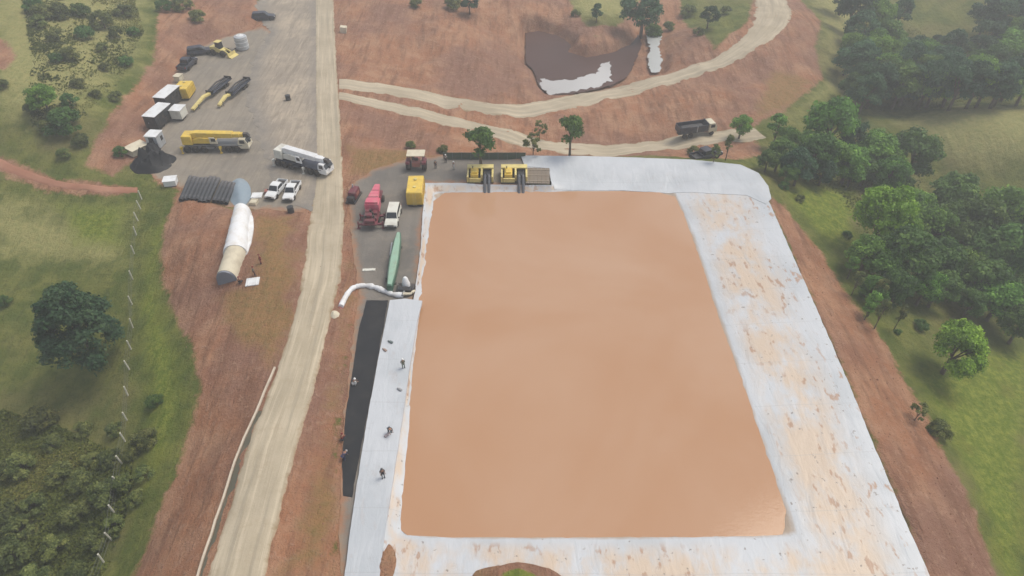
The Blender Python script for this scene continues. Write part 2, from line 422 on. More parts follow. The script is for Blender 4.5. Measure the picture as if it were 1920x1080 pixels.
def resample(poly, step, jitter=0., seed=0, closed=True):
    out = []; P = [np.array(p, float) for p in poly]; m = len(P)
    for i in range(m if closed else m-1):
        a, b = P[i], P[(i+1) % m]; L = np.linalg.norm(b-a); k = max(1, int(round(L/step)))
        for q in range(k): out.append(a+(b-a)*q/k)
    if not closed: out.append(P[-1])
    out = np.array(out)
    if jitter:
        out[:, 0] += jitter*fbm(out[:, 0]*.9, out[:, 1]*.9, seed+1, 3); out[:, 1] += jitter*fbm(out[:, 0]*.9, out[:, 1]*.9, seed+2, 3)
    return out
def chaikin(poly, it=2, closed=True):
    P = np.array(poly, float)
    for _ in range(it):
        if closed:
            Q = np.roll(P, -1, 0); P = np.stack([P*.75+Q*.25, P*.25+Q*.75], 1).reshape(-1, 2)
        else:
            A_, B_ = P[:-1], P[1:]; M_ = np.stack([A_*.75+B_*.25, A_*.25+B_*.75], 1).reshape(-1, 2)
            P = np.vstack([P[:1], M_[1:-1], P[-1:]])
    return P
def sheet(name, poly, mat, zf, step=.8, bstep=.5, jitter=0., skirt=.12, attrs=None, seed=0, kind='structure', holes=()):
    loops = [resample(poly, bstep, jitter, seed)]+[resample(h, bstep, 0, seed) for h in holes]
    vs = []; es = []
    for L in loops:
        o = len(vs); vs += [Vector(p) for p in L]; es += [(o+i, o+(i+1) % len(L)) for i in range(len(L))]
    B = loops[0]; lo = B.min(0); hi = B.max(0)
    gx, gy = np.meshgrid(np.arange(lo[0], hi[0], step), np.arange(lo[1], hi[1], step))
    gx = gx.ravel()+rng.uniform(-.2, .2, gx.size)*step; gy = gy.ravel()+rng.uniform(-.2, .2, gy.size)*step
    s = sdist(gx, gy, B); ok = s > step*.45
    for h in loops[1:]: ok &= sdist(gx, gy, h) < -step*.45
    vs += [Vector((a, b)) for a, b in zip(gx[ok], gy[ok])]
    r = delaunay_2d_cdt(vs, es, [], 1, 1e-5)
    V = np.array([(p.x, p.y) for p in r[0]]); F = [tuple(f) for f in r[2]]
    if holes:
        cen = np.array([V[list(f)].mean(0) for f in F]); keep = np.ones(len(F), bool)
        for h in loops[1:]: keep &= sdist(cen[:, 0], cen[:, 1], h) < 0
        F = [f for f, q in zip(F, keep) if q]
    Z = zf(V[:, 0], V[:, 1])
    verts = [(a, b, c) for (a, b), c in zip(V, Z)]
    F2 = []
    for f in F:
        a, b, c = (V[i] for i in f)
        F2.append(f if (b[0]-a[0])*(c[1]-a[1])-(b[1]-a[1])*(c[0]-a[0]) > 0 else f[::-1])
    cnt = {}
    for f in F2:
        for i in range(3): cnt[(f[i], f[(i+1) % 3])] = 1
    src = list(range(len(verts)))
    if skirt:
        low = {}
        for a, b in [e for e in cnt if (e[1], e[0]) not in cnt]:
            for i in (a, b):
                if i not in low:
                    low[i] = len(verts); verts.append((verts[i][0], verts[i][1], verts[i][2]-skirt)); src.append(i)
            F2.append((b, a, low[a], low[b]))
    o = mesh_obj(name, verts, F2, mat); o.data.shade_smooth()
    if skirt: o.data.set_sharp_from_angle(angle=R(60))
    xs = np.array([v[0] for v in verts]); ys = np.array([v[1] for v in verts])
    add_attr(o, 'edge', sdist(xs, ys, B))
    if attrs:
        for kx, fn in attrs.items(): add_attr(o, kx, fn(xs, ys))
    if kind: o['kind'] = kind
    return o
def ribbon(name, left, right, mat, off=.06, n=9, step=.7, jitter=.35, seed=0, kind='structure'):
    L = chaikin(left, 2, False); Rr = chaikin(right, 2, False)
    def para(P, m):
        d = np.concatenate([[0], np.cumsum(np.linalg.norm(np.diff(P, axis=0), axis=1))]); t = np.linspace(0, d[-1], m)
        return np.stack([np.interp(t, d, P[:, 0]), np.interp(t, d, P[:, 1])], 1)
    m = int(max(np.linalg.norm(np.diff(L, axis=0), axis=1).sum(), 4)/step)+2
    L = para(L, m); Rr = para(Rr, m); vs = []; ac = []
    for i in range(m):
        for j in range(n):
            s = j/(n-1); p = L[i]*(1-s)+Rr[i]*s
            if j in (0, n-1):
                q = jitter*float(fbm(np.array(p[0]*.8), np.array(p[1]*.8), seed+j, 3)); dv = (Rr[i]-L[i]); dv = dv/np.linalg.norm(dv); p = p+dv*q
            vs.append(p); ac.append(s*2-1)
    V = np.array(vs); Z = ground(V[:, 0], V[:, 1])+off
    edge = np.array([(k % n) in (0, n-1) for k in range(len(V))]); Z = np.where(edge, Z-off-.05, Z)
    F = []
    for i in range(m-1):
        for j in range(n-1):
            a = i*n+j; F.append((a, a+1, a+n+1, a+n))
    a, b, c = V[F[0][0]], V[F[0][1]], V[F[0][2]]
    if (b[0]-a[0])*(c[1]-a[1])-(b[1]-a[1])*(c[0]-a[0]) < 0: F = [f[::-1] for f in F]
    o = mesh_obj(name, [(p[0], p[1], z) for p, z in zip(V, Z)], F, mat); o.data.shade_smooth()
    add_attr(o, 'across', ac); add_attr(o, 'along', np.repeat(np.arange(m)*step, n))
    if kind: o['kind'] = kind
    return o
# ================================================================== SETTING
nx, ny = len(GX), len(GY)
idx = np.arange(nx*ny).reshape(ny, nx)
quads = np.stack([idx[:-1, :-1], idx[:-1, 1:], idx[1:, 1:], idx[1:, :-1]], -1).reshape(-1, 4)
me = bpy.data.meshes.new('ground')
me.vertices.add(nx*ny); me.vertices.foreach_set('co', np.stack([MX, MY, GZ], -1).astype(np.float32).ravel())
me.loops.add(quads.size); me.loops.foreach_set('vertex_index', quads.astype(np.int32).ravel())
me.polygons.add(len(quads)); me.polygons.foreach_set('loop_start', np.arange(0, quads.size, 4, dtype=np.int32))
me.update(calc_edges=True); me.shade_smooth()
terrain = link(bpy.data.objects.new('ground', me)); terrain['kind'] = 'structure'
me.materials.append(ground_mat())
wx, wy = MX.ravel(), MY.ravel()
def union(polys, clampv=3.0):
    s = np.full(wx.shape, -1e9)
    for p in polys: s = np.maximum(s, sdist(wx, wy, p))
    return np.clip(s/clampv, -1.5, 1.5)
SOIL = [
 [(300,0),(600,-10),(640,-10),(700,-10),(700,330),(560,420),(300,345),(262,300),(210,330),(165,310),(180,265),(215,205),(250,160),(290,110),(292,50)],
 [(640,-10),(860,-10),(905,20),(960,15),(1000,55),(1120,70),(1160,45),(1240,70),(1275,30),(1340,90),(1400,40),(1415,-10),(1490,-10),(1540,40),(1530,90),(1545,150),(1500,185),(1460,215),(1410,240),(1430,290),(1380,300),(1300,295),(1100,292),(980,298),(760,285),(640,290)],
 [(330,362),(350,355),(440,395),(545,400),(640,330),(680,420),(665,560),(640,800),(632,1100),(620,1300),(200,1300),(250,1080),(300,960),(345,850),(372,740),(362,660),(330,590),(303,520),(308,440)],
 [(1436,372),(1470,385),(1500,425),(1540,470),(1600,570),(1665,650),(1700,720),(1745,790),(1775,860),(1830,960),(1870,1085),(2000,1350),(1830,1350),(1740,1085),(1590,715)],
 [(-40,268),(30,305),(110,335),(200,345),(260,350),(265,364),(180,368),(90,360),(20,330),(-40,305)],
 [(860,1050),(960,1062),(1050,1070),(1100,1120),(1000,1200),(800,1200),(850,1100)],
 [(640,290),(760,280),(985,290),(985,320),(1035,320),(1035,362),(805,362),(790,560),(720,760),(700,1150),(620,1150),(620,900),(650,560)],
 [(640,-60),(1050,-60),(1075,15),(1100,50),(1160,50),(1190,10),(1260,-60),(1280,30),(1290,80),(1200,70),(1100,75),(1000,60),(900,30),(760,20),(640,20)],
 [(820,-10),(1000,-10),(1000,-120),(640,-120),(640,-10)],
 [(-40,60),(10,75),(30,110),(10,130),(-40,130)],
]
soil_polys = [gpoly(p) for p in SOIL]
add_attr(terrain, 'soil', union(soil_polys))
OCHRE = [[(470,400),(560,400),(565,520),(545,640),(505,690),(420,640),(400,560),(470,520)],
         [(655,440),(668,560),(640,800),(628,1080),(520,1080),(570,900),(610,720),(640,560)],
         [(640,270),(760,280),(830,292),(800,330),(700,330),(650,330)],
         [(1440,130),(1540,150),(1500,200),(1400,240)]]
add_attr(terrain, 'ochre', union([gpoly(p) for p in OCHRE], 4.))
DRY = [[(-40,-40),(300,-40),(290,110),(200,200),(150,280),(-40,230)],[(1500,-40),(1640,-40),(1640,200),(1560,190),(1470,240),(1530,120)],
       [(1640,215),(1800,195),(1960,200),(1960,330),(1780,330),(1700,280)],[(-60,330),(120,360),(260,370),(250,520),(60,520),(-60,500)],
       [(1000,-60),(1260,-60),(1200,40),(1080,40)]]
add_attr(terrain, 'dry', union([gpoly(p) for p in DRY], 8.))
LUSH = [[(1690,700),(1780,640),(1960,620),(1960,1200),(1880,1120),(1790,880),(1730,760)],[(1440,340),(1620,330),(1620,480),(1650,600),(1720,640),(1640,620),(1560,470),(1490,410)],
        [(270,420),(330,400),(310,520),(360,660),(365,760),(330,850),(280,950),(230,1100),(200,1100),(260,900),(240,600)],[(80,360),(250,372),(250,470),(120,480)]]
add_attr(terrain, 'lush', union([gpoly(p) for p in LUSH], 5.))

grav = gravel_mat('yard_gravel', (.228, .203, .172), (.295, .255, .205), (.35, .295, .225), .40)
gravg = gravel_mat('pad_gravel', (.155, .142, .128), (.205, .185, .162), (.25, .215, .175), .15)
dust = gravel_mat('dusty_track', (.30, .255, .205), (.43, .36, .275), (.235, .205, .175), .6, 1., (1., .10, 1.), .12, ((.215, .195, .172), (.275, .242, .205)), 4.5)
# yards
sheet('gravel_yard', gpoly([(315,348),(268,322),(262,290),(288,235),(303,185),(340,125),(362,92),(425,68),(490,50),(560,90),(615,160),(622,270),(590,330),(572,398),(540,398),(470,392),(420,388),(350,352)]),
      grav, lambda x, y: ground(x, y)+.03, 1.2, .6, .9, .1, seed=3)
sheet('dusty_lot', gpoly([(472,118),(505,60),(480,25),(488,-30),(600,-30),(608,120),(610,345),(585,395),(548,385),(515,345),(500,300),(478,240),(462,190)]),
      dust, lambda x, y: ground(x, y)+.06, 1.2, .6, 1.2, .1, seed=4)
sheet('gravel_pad', gpoly([(652,352),(700,318),(760,300),(830,293),(978,297),(985,316),(1031,320),(1032,351),(985,352),(868,351),(866,346),(802,346),(796,470),(784,550),(750,640),(722,760),(705,900),(690,1120),(642,1120),(636,1000),(644,800),(660,640),(674,560),(662,470)]),
      gravg, lambda x, y: np.maximum(ground(x, y), -.04)+.06, 1.0, .5, .35, .1, seed=5)
# roads
rm = road_mat()
ribbon('main_road', gpoly([(586,-60),(590,0),(590,120),(590,230),(592,330),(578,420),(565,540),(530,660),(490,760),(450,870),(415,990),(385,1090),(340,1260)]),
       gpoly([(622,-60),(626,0),(632,120),(640,230),(644,330),(648,430),(640,530),(612,640),(588,740),(558,850),(530,960),(498,1090),(470,1260)]), rm, .09, 13, .7, .5, 1)
rm2 = gravel_mat('track_gravel', (.46, .36, .255), (.53, .43, .315), (.38, .29, .20), .0)
def lane(name, up, lo, seed): 
    o = ribbon(name, gpoly(up), gpoly(lo), rm, .10, 7, .8, .5, seed); return o
lane('curved_track', [(636,147),(720,156),(800,170),(870,184),(940,195),(1010,190),(1100,172),(1200,150),(1290,126),(1360,96),(1400,60),(1415,20),(1412,-30)],
     [(636,168),(720,178),(800,192),(870,208),(940,219),(1010,218),(1100,202),(1200,178),(1290,152),(1380,120),(1450,78),(1497,35),(1470,-30)], 21)
lane('lower_track', [(636,172),(720,188),(800,204),(880,224),(960,243),(1040,264),(1130,272),(1200,264),(1260,255),(1330,246),(1410,238)],
     [(636,188),(720,206),(800,226),(880,248),(960,270),(1040,288),(1130,294),(1200,288),(1270,280),(1340,272),(1440,262)], 31)
lane('dirt_track', [(-30,278),(30,312),(110,340),(190,349),(258,351)], [(-30,300),(30,330),(110,354),(190,362),(258,362)], 41)
bpy.data.objects['dirt_track'].data.materials[0] = gravel_mat('red_track', (.33, .155, .10), (.40, .21, .14), (.28, .15, .09), 0.)
add_attr(bpy.data.objects['dirt_track'], 'edge', np.full(len(bpy.data.objects['dirt_track'].data.vertices), 2.))

# pool: liner, water
def liner_z(x, y):
    dw = np.maximum(-sdist(x, y, water_w), 0); di = np.maximum(sdist(x, y, water_w), 0); do = np.maximum(sdist(x, y, liner_w), 0)
    t = dw/(dw+do+1e-6)
    z = WZ+(.32-WZ)*np.minimum(1, t*1.04)**.9
    wr = .05*fbm(x*.5, y*.35, 31, 3)*np.minimum(1, np.minimum(do, dw)/1.5)
    return np.where(di > 0, WZ-.35*di, z+wr)
def slope_t(x, y):
    dw = np.maximum(-sdist(x, y, water_w), 0); do = np.maximum(sdist(x, y, liner_w), 0); return dw/(dw+do+1e-6)
c0 = np.mean(water_w, axis=0)
inner = [tuple(c0+(np.array(p)-c0)*.90) for p in water_w]
lin = sheet('pool_liner', liner_w, liner_mat('white_liner', 1.0), liner_z, .8, .5, .12, .8, {'slope': slope_t}, 6, None, [inner])
tag(lin, 'white plastic lining of the brown water basin, stained with mud on its wide right slope', 'pool liner')
wat = sheet('pool_water', chaikin([tuple(c0+(np.array(p)-c0)*1.006) for p in water_w], 1), water_mat('muddy_water', (.415, .228, .125), (.465, .292, .190), .08), lambda x, y: 0*x+WZ, 3.0, 1.0, .25, 0, None, 8)
# flat membrane on the left rim
strip_w = spoly([(731,563),(760,560),(792,564),(783,600),(768,690),(752,800),(737,900),(722,1000),(711,1085),(700,1180),(632,1180),(646,1080),(663,950),(686,800),(708,680)], .35)
strip = sheet('membrane_strip', strip_w, liner_mat('white_membrane', .12), lambda x, y: .38+.02*fbm(x*.7, y*.4, 3, 2), .7, .4, .06, .36, {'slope': lambda x, y: 0*x+.95}, 9, None)
tag(strip, 'smooth white membrane strip along the left rim of the basin where workers walk', 'membrane')
top_w = spoly([(976,293),(1100,294),(1200,297),(1300,301),(1388,310),(1422,326),(1440,350),(1446,374),(1436,384),(1400,366),(1300,356),(1150,350),(1040,350),(1032,340),(1030,317),(984,313)], .2)
tops = sheet('rim_membrane', top_w, liner_mat('white_membrane_far', .08), lambda x, y: liner_z(x, y)+.05+.22*smooth(0, 2.5, sdist(x, y, top_w))*smooth(2.5, 5, -sdist(x, y, water_w)), .6, .4, .08, .06, {'slope': lambda x, y: 0*x+.95}, 10, None)
tag(tops, 'clean bluish white membrane over the far rim of the basin, rounded at its right corner', 'membrane')
blk = paint('black_plastic', (.016, .017, .020), .6, 0, .3, .4, .25, (.035, .033, .032))
black_w = spoly([(688,563),(728,563),(706,680),(684,800),(668,885),(660,932),(643,930),(641,870),(646,800),(660,700),(672,620)], .1)
bl = sheet('black_sheet', black_w, blk, lambda x, y: ground(x, y)+.11+.05*fbm(x*.8, y*.5, 5, 3), .5, .4, .12, .14, None, 12, None)
tag(bl, 'long black plastic sheet laid on the gravel left of the white membrane strip', 'plastic sheet')

# water in the hollow, hill and sky reflections painted into its colours
def level(z): return lambda x, y: 0*x+z
pond_px = PONDS[0]
pond = sheet('pond', spoly(pond_px, -8.75), water_mat('dark_pond_water', (.062, .028, .021), (.095, .047, .036), .5), level(-8.75), 2., .8, .5, 0, None, 13)  # dark hill reflection is put into the water colour
sheet('painted_sky_patch', spoly([(1012,147),(1040,152),(1075,149),(1100,141),(1122,134),(1132,117),(1142,116),(1143,135),(1148,152),(1120,162),(1085,170),(1032,178),(1018,165)], -8.7), water_mat('sky_reflection_paint_a', (.42, .41, .40), (.52, .51, .50), .3), level(-8.68), 2., .5, 1.3, 0, None, 14)  # reflected sky painted as a pale patch over the pond
sheet('sky_painted_pool', spoly([(1215,52),(1232,48),(1240,62),(1236,90),(1240,110),(1238,135),(1222,137),(1215,115),(1220,92),(1212,75)], -8.7), water_mat('sky_reflection_paint_b', (.42, .43, .42), (.52, .53, .52), .3), level(-8.6), 2., .5, 1.0, 0, None, 15)  # pale colour stands in for sky mirrored in this pool
# concrete edge and ditch of the road
kl = chaikin(gpoly([(516,690),(492,745),(462,815),(430,900),(400,990),(372,1082),(345,1180)]), 2, False)
P = resample([tuple(p) for p in kl], 1.0, closed=False)
def swept(name, P, prof, mat, kind='structure'):
    vs = []; fs = []; q = len(prof)
    for i in range(len(P)):
        d = P[min(i+1, len(P)-1)]-P[max(i-1, 0)]; d = d/np.linalg.norm(d); nn = np.array((-d[1], d[0]))
        z = float(ground(P[i][0], P[i][1]))
        for a, b in prof: vs.append((P[i][0]+nn[0]*a, P[i][1]+nn[1]*a, z+b))
    for i in range(len(P)-1):
        for k in range(q): fs.append((i*q+k, i*q+(k+1) % q, (i+1)*q+(k+1) % q, (i+1)*q+k))
    fs += [tuple(range(q-1, -1, -1)), tuple(range((len(P)-1)*q, len(P)*q))]
    o = mesh_obj(name, vs, fs, mat, None, 40)
    if kind: o['kind'] = kind
    return o
swept('concrete_kerb', P, [(-.12, -.4), (.12, -.4), (.11, .26), (-.11, .26)], paint('concrete', (.55, .47, .37), .85, 0, .35, .6))
swept('road_ditch', P[6:], [(.2, -.3), (1.15, -.3), (1.15, .16), (.2, .16)], paint('dark_earth', (.085, .080, .055), .9, 0, .3, .6))  # raised dark strip beside the kerb
# ================================================================== MACHINES AND OBJECTS
yel = paint('yellow_paint', (.72, .50, .07), .45, 0, .35, .8)
yel2 = paint('pale_yellow_paint', (.68, .56, .20), .5, 0, .35, .8)
cream = paint('cream_paint', (.62, .56, .42), .5, 0, .3, .8)
white = paint('white_paint', (.74, .75, .75), .35, 0, .22, .7)
offwhite = paint('offwhite_paint', (.66, .65, .58), .45, 0, .3, .8)
greyw = paint('grey_white_metal', (.46, .48, .50), .45, .2, .3, .8)
steel = paint('grey_steel', (.20, .205, .21), .5, .5, .35, 1.)
dark = paint('dark_steel', (.035, .037, .042), .55, .3, .35, 1.)
navy = paint('dark_blue_paint', (.028, .034, .055), .45, 0, .3, 1.)
rubber = paint('rubber', (.018, .018, .019), .8, 0, .5, 2., .3, (.11, .085, .06))
glass = paint('dark_glass', (.016, .020, .026), .08, 0, .05, 1., .8)
redp = paint('red_paint', (.60, .11, .17), .42, 0, .4, .9, .5, (.58, .22, .23))
maroon = paint('maroon_paint', (.16, .030, .042), .5, 0, .45, 1.2, .5, (.10, .05, .045))
brick = paint('faded_red_paint', (.36, .13, .105), .55, 0, .4, 1.)
pgreen = paint('pale_green_paint', (.27, .43, .32), .5, 0, .35, .7)
dgreen = paint('dark_green_paint', (.055, .135, .09), .5, 0, .3, .7)
lamp = paint('lamp_lens', (.75, .74, .68), .15, 0, .05)
redl = paint('red_lens', (.35, .02, .02), .2, 0, .05)
cloth_w = paint('white_fabric', (.72, .73, .74), .75, 0, .22, .6, .3, (.52, .46, .38))
cloth_c = paint('cream_fabric', (.60, .54, .41), .8, 0, .3, .6, .3)
cloth_b = paint('blue_grey_tarp', (.225, .285, .335), .6, 0, .3, .5, .4, (.30, .34, .37))
mesh_g = paint('green_mesh', (.075, .105, .075), .85, 0, .3, .8, .2)
hdpe = paint('black_pipe_plastic', (.045, .047, .053), .5, 0, .5, .5, .4, (.13, .125, .125))
PI = math.pi

def wheel(parent, x, y, r=.5, w=.35, rimmat=None, side=1):
    m = MB().lathe([(r*.55, -w/2), (r*.93, -w/2), (r, -w*.32), (r, w*.32), (r*.93, w/2), (r*.55, w/2)], 18)
    o = m.build('wheel', rubber, parent); o.location = (x, y, r); o.rotation_euler = (R(90), 0, 0)
    MB().lathe([(r*.56, -w*.42), (r*.50, -w*.36), (r*.18, -w*.22), (.05, -w*.5)] if side > 0 else [(.05, w*.5), (r*.18, w*.22), (r*.50, w*.36), (r*.56, w*.42)], 14).build('rim', rimmat or steel, o)
    return o
def axle_set(p, xs, y, r, w, rimmat=None):
    for x in xs:
        for s in (-1, 1): wheel(p, x, s*y, r, w, rimmat, s)

def pickup(name, label, body, kind='pickup', group=None, loc=None, heading=0):
    t = empty(name, (0, 0, 0), 0, label, 'pickup truck' if kind == 'pickup' else 'car', group)
    b = MB()
    b.prism([(-1.0, .38), (-1.0, 1.02), (1.0, 1.06), (1.35, 1.06), (2.35, .96), (2.62, .80), (2.66, .42), (2.3, .36)], -.92, .92, .95)
    if kind != 'pickup': b.prism([(-2.5, .42), (-2.5, 1.02), (-1.0, 1.03), (-1.0, .38)], -.92, .92, .95)
    b.build('body', body, t, .07)
    if kind == 'pickup':
        bed = MB(); bed.box((-1.84, 0, .56), (1.66, 1.84, .2))
        for s in (-1, 1): bed.box((-1.84, s*.875, .86), (1.66, .09, .40))
        bed.box((-2.63, 0, .86), (.08, 1.84, .40)); bed.box((-1.045, 0, .86), (.07, 1.66, .40))
        bo = bed.build('cargo_bed', body, t, .02)
        MB().box((-1.84, 0, .685), (1.5, 1.62, .05)).build('bed_floor', dark, bo)
        c = [(-.98, 1.03), (-.86, 1.66), (-.68, 1.76), (.32, 1.78), (.52, 1.70), (1.22, 1.05)]; x0 = -.98
    else:
        c = [(-2.42, 1.02), (-2.2, 1.68), (-2.0, 1.78), (.25, 1.80), (.5, 1.72), (1.25, 1.05)]; x0 = -2.42
    MB().prism(c, -.84, .84, .86).build('cab', body, t, .05)
    wn = MB(); wn.add([(1.20, -.76, 1.10), (1.20, .76, 1.10), (.57, .66, 1.695), (.57, -.66, 1.695), (1.15, -.76, 1.07), (1.15, .76, 1.07), (.52, .66, 1.66), (.52, -.66, 1.66)],
        [(0, 1, 2, 3), (4, 7, 6, 5), (0, 4, 5, 1), (1, 5, 6, 2), (2, 6, 7, 3), (3, 7, 4, 0)])
    w = wn.build('windscreen', glass, t); w.location = (.025, 0, .012)
    xr = c[0][0]; xr2 = c[1][0]
    wn = MB(); wn.box(((xr+xr2)/2-.02, 0, 1.36), (.05, 1.3, .42), 0, (1, .95), R(11)); wn.build('rear_window', glass, t)
    for s in (-1, 1):
        wn = MB(); wn.add([(x, s*(.845-.115*(z-1.03)/.75)+s*.012*q, z) for q in (0, 1) for x, z in ((xr2+.02, 1.14), (.98, 1.14), (.50, 1.62), (xr2+.12, 1.62))],
            [(0, 1, 2, 3), (7, 6, 5, 4), (0, 4, 5, 1), (1, 5, 6, 2), (2, 6, 7, 3), (3, 7, 4, 0)])
        wn.build('side_window', glass, t)
        MB().box((2.58, s*.66, .80), (.12, .36, .16), 0, (.8, .9)).build('headlight', lamp, t)
        MB().box((-2.66 if kind == 'pickup' else -2.52, s*.82, .86), (.05, .16, .28)).build('tail_light', redl, t)
        MB().box((1.02, s*1.0, 1.14), (.12, .22, .16)).build('mirror', dark, t, .03)
    MB().box((2.68, 0, .52), (.10, 1.72, .2)).build('bumper', dark, t, .03)
    MB().box((2.665, 0, .80), (.05, .9, .18)).build('grille', dark, t)
    axle_set(t, (1.62, -1.55), .84, .39, .27, greyw)
    return t

def mobile_crane(name, label, main, boomc, cabc, group, deckm):
    t = empty(name, (0, 0, 0), 0, label, 'mobile crane', group)
    MB().box((0, 0, 1.12), (11.0, 1.5, .5)).box((0, 0, 1.42), (10.6, 2.5, .12)).box((-1.4, 0, .95), (3.0, 2.4, .5)).build('chassis', deckm, t, .04)
    axle_set(t, (4.2, 2.6, -1.9, -3.5, -5.0), 1.12, .66, .5, greyw)
    # driving cab
    MB().prism([(4.5, .75), (4.5, 1.9), (4.75, 2.65), (5.9, 2.65), (6.35, 1.75), (6.4, .7)], -1.22, 1.22, .94).build('driving_cab', cabc, t, .08)
    MB().add([(6.38, s*1.08, 1.78) for s in (-1, 1)]+[(5.98, s*1.04, 2.52) for s in (1, -1)]+[(6.3, s*1.08, 1.74) for s in (-1, 1)]+[(5.9, s*1.04, 2.5) for s in (1, -1)],
        [(0, 1, 2, 3), (7, 6, 5, 4), (0, 4, 5, 1), (1, 5, 6, 2), (2, 6, 7, 3), (3, 7, 4, 0)]).build('windscreen', glass, t)
    for s in (-1, 1):
        MB().box((5.35, s*1.19, 2.1), (.95, .06, .62), 0, (.8, 1)).build('side_window', glass, t)
        MB().box((6.42, s*.9, 1.05), (.07, .34, .2)).build('headlight', lamp, t)
        for x in (1.2, -5.9):
            o = MB().box((x, s*1.28, 1.05), (.42, .5, .5)).box((x, s*1.48, .62), (.16, .16, .9)).cyl((x, s*1.48, .05), (x, s*1.48, .16), .26).build('outrigger', main, t, .02)
    # upper works
    MB().lathe([(1.0, 1.48), (1.0, 1.72)], 24, (-1.3, 0, 0)).build('slewing_ring', dark, t)
    MB().prism([(-3.6, 1.72), (-3.6, 2.55), (-2.2, 2.9), (-.2, 2.6), (.2, 1.72)], -.95, .95).build('superstructure', main, t, .05)
    MB().box((-4.6, 0, 2.45), (1.9, 2.5, 1.7), 0, (.92, .96)).build('counterweight', main, t, .08)
    cb = MB().prism([(-.5, 1.75), (-.5, 3.05), (.45, 3.05), (.95, 2.1), (.95, 1.75)], -1.95+.8, -.98-.0).build('operator_cab', cabc, t, .05)
    MB().box((.25, -1.17, 2.55), (.8, .05, .6)).build('window', glass, cb)
    MB().prism([(-3.9, 2.66), (-3.9, 3.55), (-3.2, 3.72), (3.6, 3.5), (3.6, 2.62)], -.6, .6).build('boom', boomc, t, .06)
    MB().box((4.25, 0, 3.02), (1.3, 1.0, .7)).box((5.2, 0, 3.02), (.7, .8, .6)).build('telescope_section', boomc, t, .04)
    bh = MB().prism([(5.5, 2.65), (5.5, 3.35), (6.3, 3.3), (6.7, 2.75), (6.3, 2.5)], -.36, .36).build('boom_head', dark, t, .03)
    MB().cyl((6.35, 0, 2.6), (6.35, 0, 2.0), .03, n=6).cyl((6.35, -.12, 1.8), (6.35, .12, 1.8), .26).build('hook_block', dark, bh)
    for s in (-1, 1): MB().cyl((-1.6, s*.3, 2.35), (2.2, s*.3, 2.75), .14).build('lift_cylinder', greyw, t)
    return t

def box_body(name, label, cat, L, W_, H, wall, roofm, group=None, wheels=True, door=True, base=.55, ribs=True):
    t = empty(name, (0, 0, 0), 0, label, cat, group); z0 = base if wheels else .12
    w = MB().box((0, 0, z0+H/2), (L, W_, H))
    if ribs:
        k = int(L/.6)
        for i in range(k):
            for s in (-1, 1): w.box((-L/2+.3+i*(L-.6)/max(k-1, 1), s*(W_/2+.012), z0+H/2), (.12, .05, H*.9))
    w.build('wall', wall, t, .03)
    MB().prism([(-L/2-.12, 0), (-L/2-.12, .08), (0, .15), (L/2+.12, .08), (L/2+.12, 0)], -W_/2-.1, W_/2+.1).build('roof', roofm, t, .02).location = (0, 0, z0+H+.003)
    if door:
        d = MB().box((-L/2-.02, 0, z0+H*.48), (.06, W_*.42, H*.85)).build('door', dark, t)
        MB().box((-L/2-.07, W_*.14, z0+H*.45), (.05, .05, .3)).build('handle', greyw, d)
        for s in (-1, 1): MB().box((L*.15, s*(W_/2+.02), z0+H*.6), (L*.26, .06, H*.34)).build('window', glass, t)
    if wheels:
        MB().box((0, 0, base*.75), (L*.96, W_*.8, .16)).build('chassis', dark, t)
        axle_set(t, (-L*.28, -L*.28+.85), W_*.40, .36, .25)
    else:
        for x in (-L*.4, L*.4): MB().box((x, 0, .06), (.25, W_*.95, .118)).build('skid', dark, t)
    return t
def yellow_tank(name, label, L, W_, H):
    t = empty(name, (0, 0, 0), 0, label, 'tank')
    MB().prism([(-L/2+.15, .35), (-L/2, .7), (-L/2, H-.15), (-L/2+.12, H), (L/2-.3, H-.12), (L/2, H-.5), (L/2, .6), (L/2-.3, .35)], -W_/2, W_/2, .93).build('tank_body', yel, t, .16, 3)
    MB().box((0, 0, .22), (L*.98, W_*.8, .24)).build('skid', dark, t)
    for x in (-L*.2, L*.22): MB().lathe([(.3, H-.02), (.3, H+.14), (.26, H+.18)], 16, (x, 0, -.05)).build('hatch', yel2, t)
    for s in (-1, 1):
        for i in range(6): MB().box((-L/2+.5+i*(L-1)/5, s*(W_/2+.0), H*.5), (.1, .07, H*.55)).build('side_rib', yel, t)
    l = MB()
    for s in (-1, 1): l.cyl((-L/2-.09, s*.24, .4), (-L/2-.09, s*.24, H-.1), .03, n=6)
    for i in range(8): l.cyl((-L/2-.09, -.24, .5+i*.28), (-L/2-.09, .24, .5+i*.28), .022, n=6)
    l.build('ladder', yel2, t)
    return t
def put(t, u, v, deg, z=0., rx=0., ry=0.):
    x, y = hit(u, v); t.location = (x, y, float(ground(x, y))+z); t.rotation_euler = (rx, ry, R(deg)); return t
def put_flat(t, u, v, deg, L=4, W_=2, z=.03):                 # stand it level with the ground under its corners
    x, y = hit(u, v); a = R(deg); c, s = math.cos(a), math.sin(a)
    zf, zb = (float(ground(x+c*L/2*k, y+s*L/2*k)) for k in (1, -1)); zl, zr = (float(ground(x-s*W_/2*k, y+c*W_/2*k)) for k in (1, -1))
    t.location = (x, y, (zf+zb+zl+zr)/4+z); t.rotation_euler = (math.atan2(zl-zr, W_), -math.atan2(zf-zb, L), a); return t

# --- cranes
cy = mobile_crane('mobile_crane', 'yellow mobile crane with its boom folded flat, parked on the gravel yard', yel, yel, cream, 'mobile cranes', steel)
put(cy, 408, 280, 1, .03)
cw = mobile_crane('mobile_crane', 'white mobile crane with its boom folded flat, parked at the road edge above two pickups', offwhite, white, white, 'mobile cranes', navy)
put(cw, 570, 316, -24, .03); cw.scale = (.92, 1.0, 1.0)
